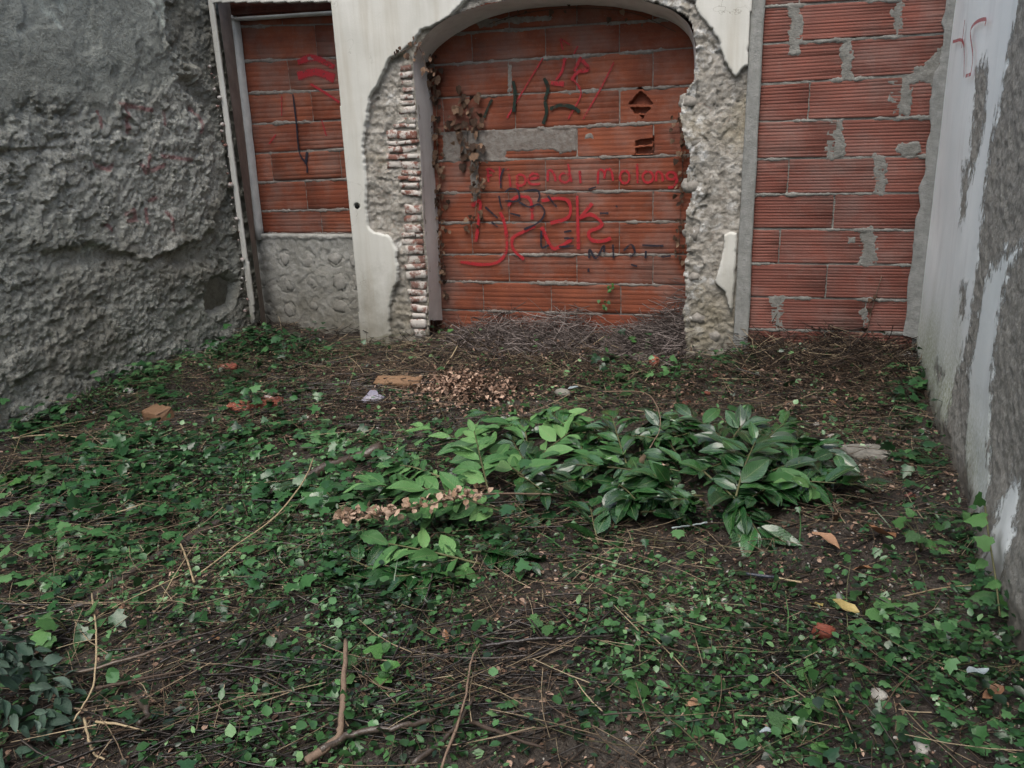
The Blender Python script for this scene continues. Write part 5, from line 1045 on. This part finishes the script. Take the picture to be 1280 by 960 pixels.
# ------------------------------------------------------------------ single dead leaves
DL = [ovate(1, .55, 6, .35, -.15, .10, 70 + k) for k in range(5)]
def dead(label, px, size, mat, seed, h=.02, tilt=.3, yaw=None):
    rg = np.random.default_rng(seed); v, f_, uv = DL[seed % 5]; o = link('fallen_leaf', mesh('fallen_leaf', v * size - [size / 2, 0, 0], f_, M[mat], True, uv=uv), None, G(*px, h))
    o.rotation_euler = (rg.normal(0, tilt), rg.normal(0, tilt), rg.uniform(0, 6.28) if yaw is None else yaw); return tag(o, label, 'leaf', 'single fallen leaves')
dead('large glossy orange-brown curled leaf, the biggest on the bare soil', (1100, 667), .125, 'orange', 1, .05, .3, 2.3).rotation_euler = (.45, .1, 2.4)
dead('large dull grey-brown leaf left of the big orange one', (1032, 678), .11, 'deadleaf', 2, .04, .2, 2.9).rotation_euler = (.25, -.1, 2.7)
dead('small brown leaf behind the dull grey-brown one', (1047, 649), .07, 'deadleaf', 3)
dead('brown leaf standing on edge in the weeds under the orange one', (1080, 713), .07, 'orange', 4, .03, .6)
dead('yellow leaf lying over the ivy in the right foreground', (1055, 760), .09, 'yellow', 5, .06, .2)
dead('small yellow leaf left of the larger yellow one', (1020, 757), .06, 'yellow', 6, .015, .2)
dead('dark brown leaf in the weeds in the right foreground', (966, 848), .06, 'deadleaf', 7)
dead('rusty leaf in the weeds at the middle bottom', (558, 796), .045, 'orange', 8)
dead('pinkish brown leaf at the middle bottom right', (868, 880), .05, 'deadleaf', 9)
dead('tan leaf resting on the ivy at lower left', (268, 800), .05, 'orange', 10)
dead('brown leaf at the lower right edge', (1242, 868), .07, 'deadleaf', 11)
dead('pale bluish glossy leaf beside the round pinkish stone', (719, 487), .09, 'paleleaf', 12, .05, .3, .6)
dead('tan leaf caught on the laurel heap under the vine stem', (805, 575), .06, 'tan', 13, .22)
dead('small tan leaf beside the other on the laurel heap', (832, 583), .045, 'tan', 14, .2)
dead('orange-brown leaf on the litter by the doorway sill', (1040, 503), .05, 'orange', 15)
dead('pale leaf shining in the lower right ivy', (1222, 842), .07, 'paleleaf', 16, .09)
dead('pale leaf on the small weeds at lower middle', (960, 916), .04, 'paleleaf', 17, .06)
dead('brown leaf on the ivy beyond the bundled straw', (150, 767), .05, 'deadleaf', 18, .05)

# dried flower branch
ctl = [G(700, 618, .10), G(600, 618, .18), G(520, 634, .19), G(415, 650, .16)]; pts = smooth_line(ctl, 8)
rt = thing('dried_flower_branch', 'tan dried flower stem lying across the pale green laurel', 'dried flowers', G(640, 625)); ro = np.array(rt.location)
v, f_ = tube(pts, np.linspace(.004, .002, len(pts)), 6, .1); link('stem', mesh('stem', v - ro, f_, M['bark'], True), rt)
TM = [mesh('petal', v, f_, M['tan'], True, uv=uv) for v, f_, uv in [ovate(1, .75, 4, .3, -.2, .15, 90 + k) for k in range(4)]]
rg = np.random.default_rng(99)
for k in range(150):
    u = rg.choice([.995, .93, .87, .80, .72, .62, .5, .42, .36]) + rg.normal(0, .012); i = int(np.clip(u, 0, .999) * (len(pts) - 1)); p = pts[i] + rg.normal(0, (.014, .014, .010)) + [0, 0, .008]
    o = leaf_part(TM[k % 4], rt, p, rg.normal(0, 1, 3), rg.normal(0, 1, 3) + [0, 0, .6], rg.uniform(.018, .036)); o.name = 'petal'

# ------------------------------------------------------------------ dead vines on the walls, weeds, ivy plants
IV = [ivy_leaf(1.35), ivy_leaf(1.5)]
def leafmeshes(mk): return [mesh('leaf', v * [1, 1, 1 + k], f_, M[mk]) for k, (v, f_) in enumerate(IV)] + [mesh('leaf', v, f_, M[mk], True, uv=uv) for v, f_, uv in [ovate(1, .6, 4, .3, -.25, .15, 33)]]
DLM = leafmeshes('vineleaf'); WLM = leafmeshes('weed'); ILM = leafmeshes('ivy_s') if 'ivy_s' in M else None
def wall_vine(label, px, Y, n, size, seed, spread=8, lm=DLM, mat='bark', rad=.0025):
    rg = np.random.default_rng(seed); ctl = [P(a, b, Y=Y) for a, b in px]; pts = smooth_line(ctl, 6); pts[:, 1] -= np.abs(rg.normal(0, .006, len(pts)))
    rt = thing('dead_vine', label, 'vine', ctl[0]); ro = np.array(ctl[0]); v, f_ = tube(pts, np.linspace(rad, rad * .6, len(pts)), 5, .2); link('stem', mesh('stem', v - ro, f_, M[mat], True), rt)
    for k in range(n):
        p = pts[rg.integers(len(pts))] + rg.normal(0, (spread / 200, .006, spread / 200)); p[1] = min(p[1], Y - .008) - rg.uniform(0, .03)
        leaf_part(lm[rg.integers(len(lm))], rt, p, (rg.normal(0, .5), rg.normal(-.2, .4), -1), (rg.normal(0, .6), -1, rg.normal(.2, .6)), size * rg.uniform(.6, 1.3))
    return rt
wall_vine('dry brown vine hanging down the left edge of the arch bricks', [(541, 75), (545, 120), (547, 180), (550, 250), (553, 310), (556, 360)], CY - .012, 130, .036, 1, 6)
wall_vine('clump of dry brown vine leaves over the grey mortar patch', [(583, 125), (587, 150), (584, 175), (590, 195)], CY - .014, 60, .048, 2, 13)
wall_vine('dry vine trail dropping from the leaf clump to the middle of the wall', [(592, 195), (598, 222), (596, 250), (592, 285)], CY - .014, 40, .036, 3, 6)
wall_vine('dry leafy vine fringe along the left spring of the arch edge', [(500, 66), (522, 58), (530, 75), (537, 95)], FY - .01, 26, .03, 4, 6)
wall_vine('thin dead vine climbing the right doorway bricks from the ground', [(1080, 440), (1085, 410), (1090, 385), (1102, 345)], DY - .012, 10, .03, 5, 5, rad=.004)
wall_vine('dark vine running along the crown of the arch above the bricks', [(612, 30), (660, 16), (720, 10), (790, 16), (845, 40)], CY - .012, 14, .03, 6, 6)
wall_vine('dark vine shadowing the right edge of the arch bricks', [(848, 140), (852, 180), (853, 220), (850, 280), (850, 330)], CY - .012, 45, .034, 7, 4)
def weed(label, px, n, size, mk, seed, h=.08, name='weed', spread=.05, lms=None):
    rg = np.random.default_rng(seed); b = G(*px, -.0); rt = thing(name, label, 'weed', b)
    lms = lms or {'weed': WLM}[mk]
    for k in range(n):
        a = rg.uniform(0, 6.28); tip = np.array([math.cos(a) * spread * rg.uniform(.3, 1), math.sin(a) * spread * rg.uniform(.3, 1), h * rg.uniform(.5, 1)])
        v, f_ = tube(smooth_line([(0, 0, 0), tip * (.4, .4, .7), tip], 3), .0012, 4); link('stem', mesh('stem', v, f_, M['stem']), rt)
        leaf_part(lms[rg.integers(len(lms))], rt, b + tip, (math.cos(a), math.sin(a), rg.normal(-.1, .3)), (rg.normal(0, .3), rg.normal(-.3, .3), 1), size * rg.uniform(.7, 1.2))
    return rt
for k, (lb, q, n, s, h, sp) in enumerate([
    ('bright green lobed weed alone in the middle foreground', (803, 862), 4, .065, .06, .03), ('bright light-green weed beside the brown upright stick', (462, 852), 7, .06, .08, .06),
    ('small bright weed in the bare soil in front of the laurel heap', (880, 705), 5, .035, .04, .04), ('bright weed at the front of the pale cuttings', (570, 735), 6, .05, .08, .05),
    ('light green weed clump at the left edge by the wall', (35, 612), 14, .06, .10, .10), ('bright weed at the lower right below the yellow leaf', (1080, 775), 10, .045, .10, .07), ('small bright weed at the bottom right middle', (1000, 935), 6, .05, .06, .06),
    ('round-leaved pale weed right of the bottom middle', (1015, 875), 10, .04, .05, .07), ('small weed growing before the twig heap at the arch', (795, 440), 9, .05, .12, .08), ('small weed at the foot of the left pillar', (555, 425), 8, .05, .10, .08),
    ('weed by the foot of the painted wall near the tan twig', (1150, 690), 10, .045, .10, .08), ('weed with round leaves in the lower middle, among sticks', (690, 790), 8, .035, .06, .06), ('weed at lower left beside the pale stalks', (90, 800), 7, .06, .10, .08)]): weed(lb, q, n, s, 'weed', 200 + k, h, 'weed', sp)
for k, (lb, q) in enumerate([('upper green sprig sprouting from the arch bricks', (764, 361)), ('lower green sprig sprouting from the arch bricks', (757, 379))]):
    b = P(*q, Y=CY - .01); rt = thing('sprig', lb, 'weed', b); rg = np.random.default_rng(300 + k)
    v, f_ = tube(smooth_line([(0, 0, -.03), (0, -.02, 0), (.005, -.03, .04)], 3), .0012, 4); link('stem', mesh('stem', v, f_, M['stem']), rt)
    for j in range(7): leaf_part(WLM[j % 3], rt, b + [rg.normal(0, .012), -.025, rg.normal(.01, .02)], (rg.normal(0, 1), -.4, rg.normal(0, 1)), (0, -1, .4), .026)
# ivy plant climbing the painted wall
rt = thing('climbing_ivy', 'bright green ivy shoot climbing the foot of the painted wall', 'ivy', P(1250, 760, X=RX - .05)); ro = np.array(rt.location); rg = np.random.default_rng(401)
pts = smooth_line([P(a, b, X=RX - .05) for a, b in [(1250, 770), (1244, 720), (1236, 670), (1230, 625)]], 6); v, f_ = tube(pts, .003, 5); link('stem', mesh('stem', v - ro, f_, M['stem'], True), rt)
for (a, b, s) in [(1228, 622, .05), (1222, 642, .06), (1232, 648, .07), (1212, 650, .045), (1238, 682, .05), (1230, 700, .05), (1248, 728, .06), (1240, 745, .055), (1220, 705, .04), (1255, 750, .05), (1228, 660, .05)]:
    leaf_part(WLM[rg.integers(2)], rt, P(a, b, X=RX - .075), (-.5 + rg.normal(0, .5), rg.normal(0, .6), rg.normal(-.3, .5)), (-.7 + rg.normal(0, .4), -.4 + rg.normal(0, .4), .7), s * rg.uniform(.6, 1.1))
# grey-green leafy mound at the near left corner
MLM = [mesh('leaf', v, f_, M['mound'], True, uv=uv) for v, f_, uv in [ovate(1, .62, 5, .25, .2, .08, 130 + k) for k in range(4)]]
c = G(15, 900); rt = thing('leafy_mound', 'grey-green leafy mound at the near left corner of the yard', 'shrub', c); rg = np.random.default_rng(501)
for k in range(295):
    a = rg.uniform(0, 6.28); u = rg.uniform(0, 1) ** .6; p = c + [math.cos(a) * .22 * u - .03, math.sin(a) * .22 * u - .03, .25 * (1 - u * u) * rg.uniform(.6, 1.1)]
    leaf_part(MLM[k % 4], rt, p, (math.cos(a) * .6 + rg.normal(0, .7) + .3, math.sin(a) * .5 - .2 + rg.normal(0, .7), rg.normal(-.3, .35)), (math.cos(a) * u + rg.normal(0, .6), math.sin(a) * u - .3 + rg.normal(0, .6), .8), rg.uniform(.026, .065), rg.uniform(.5, 1))
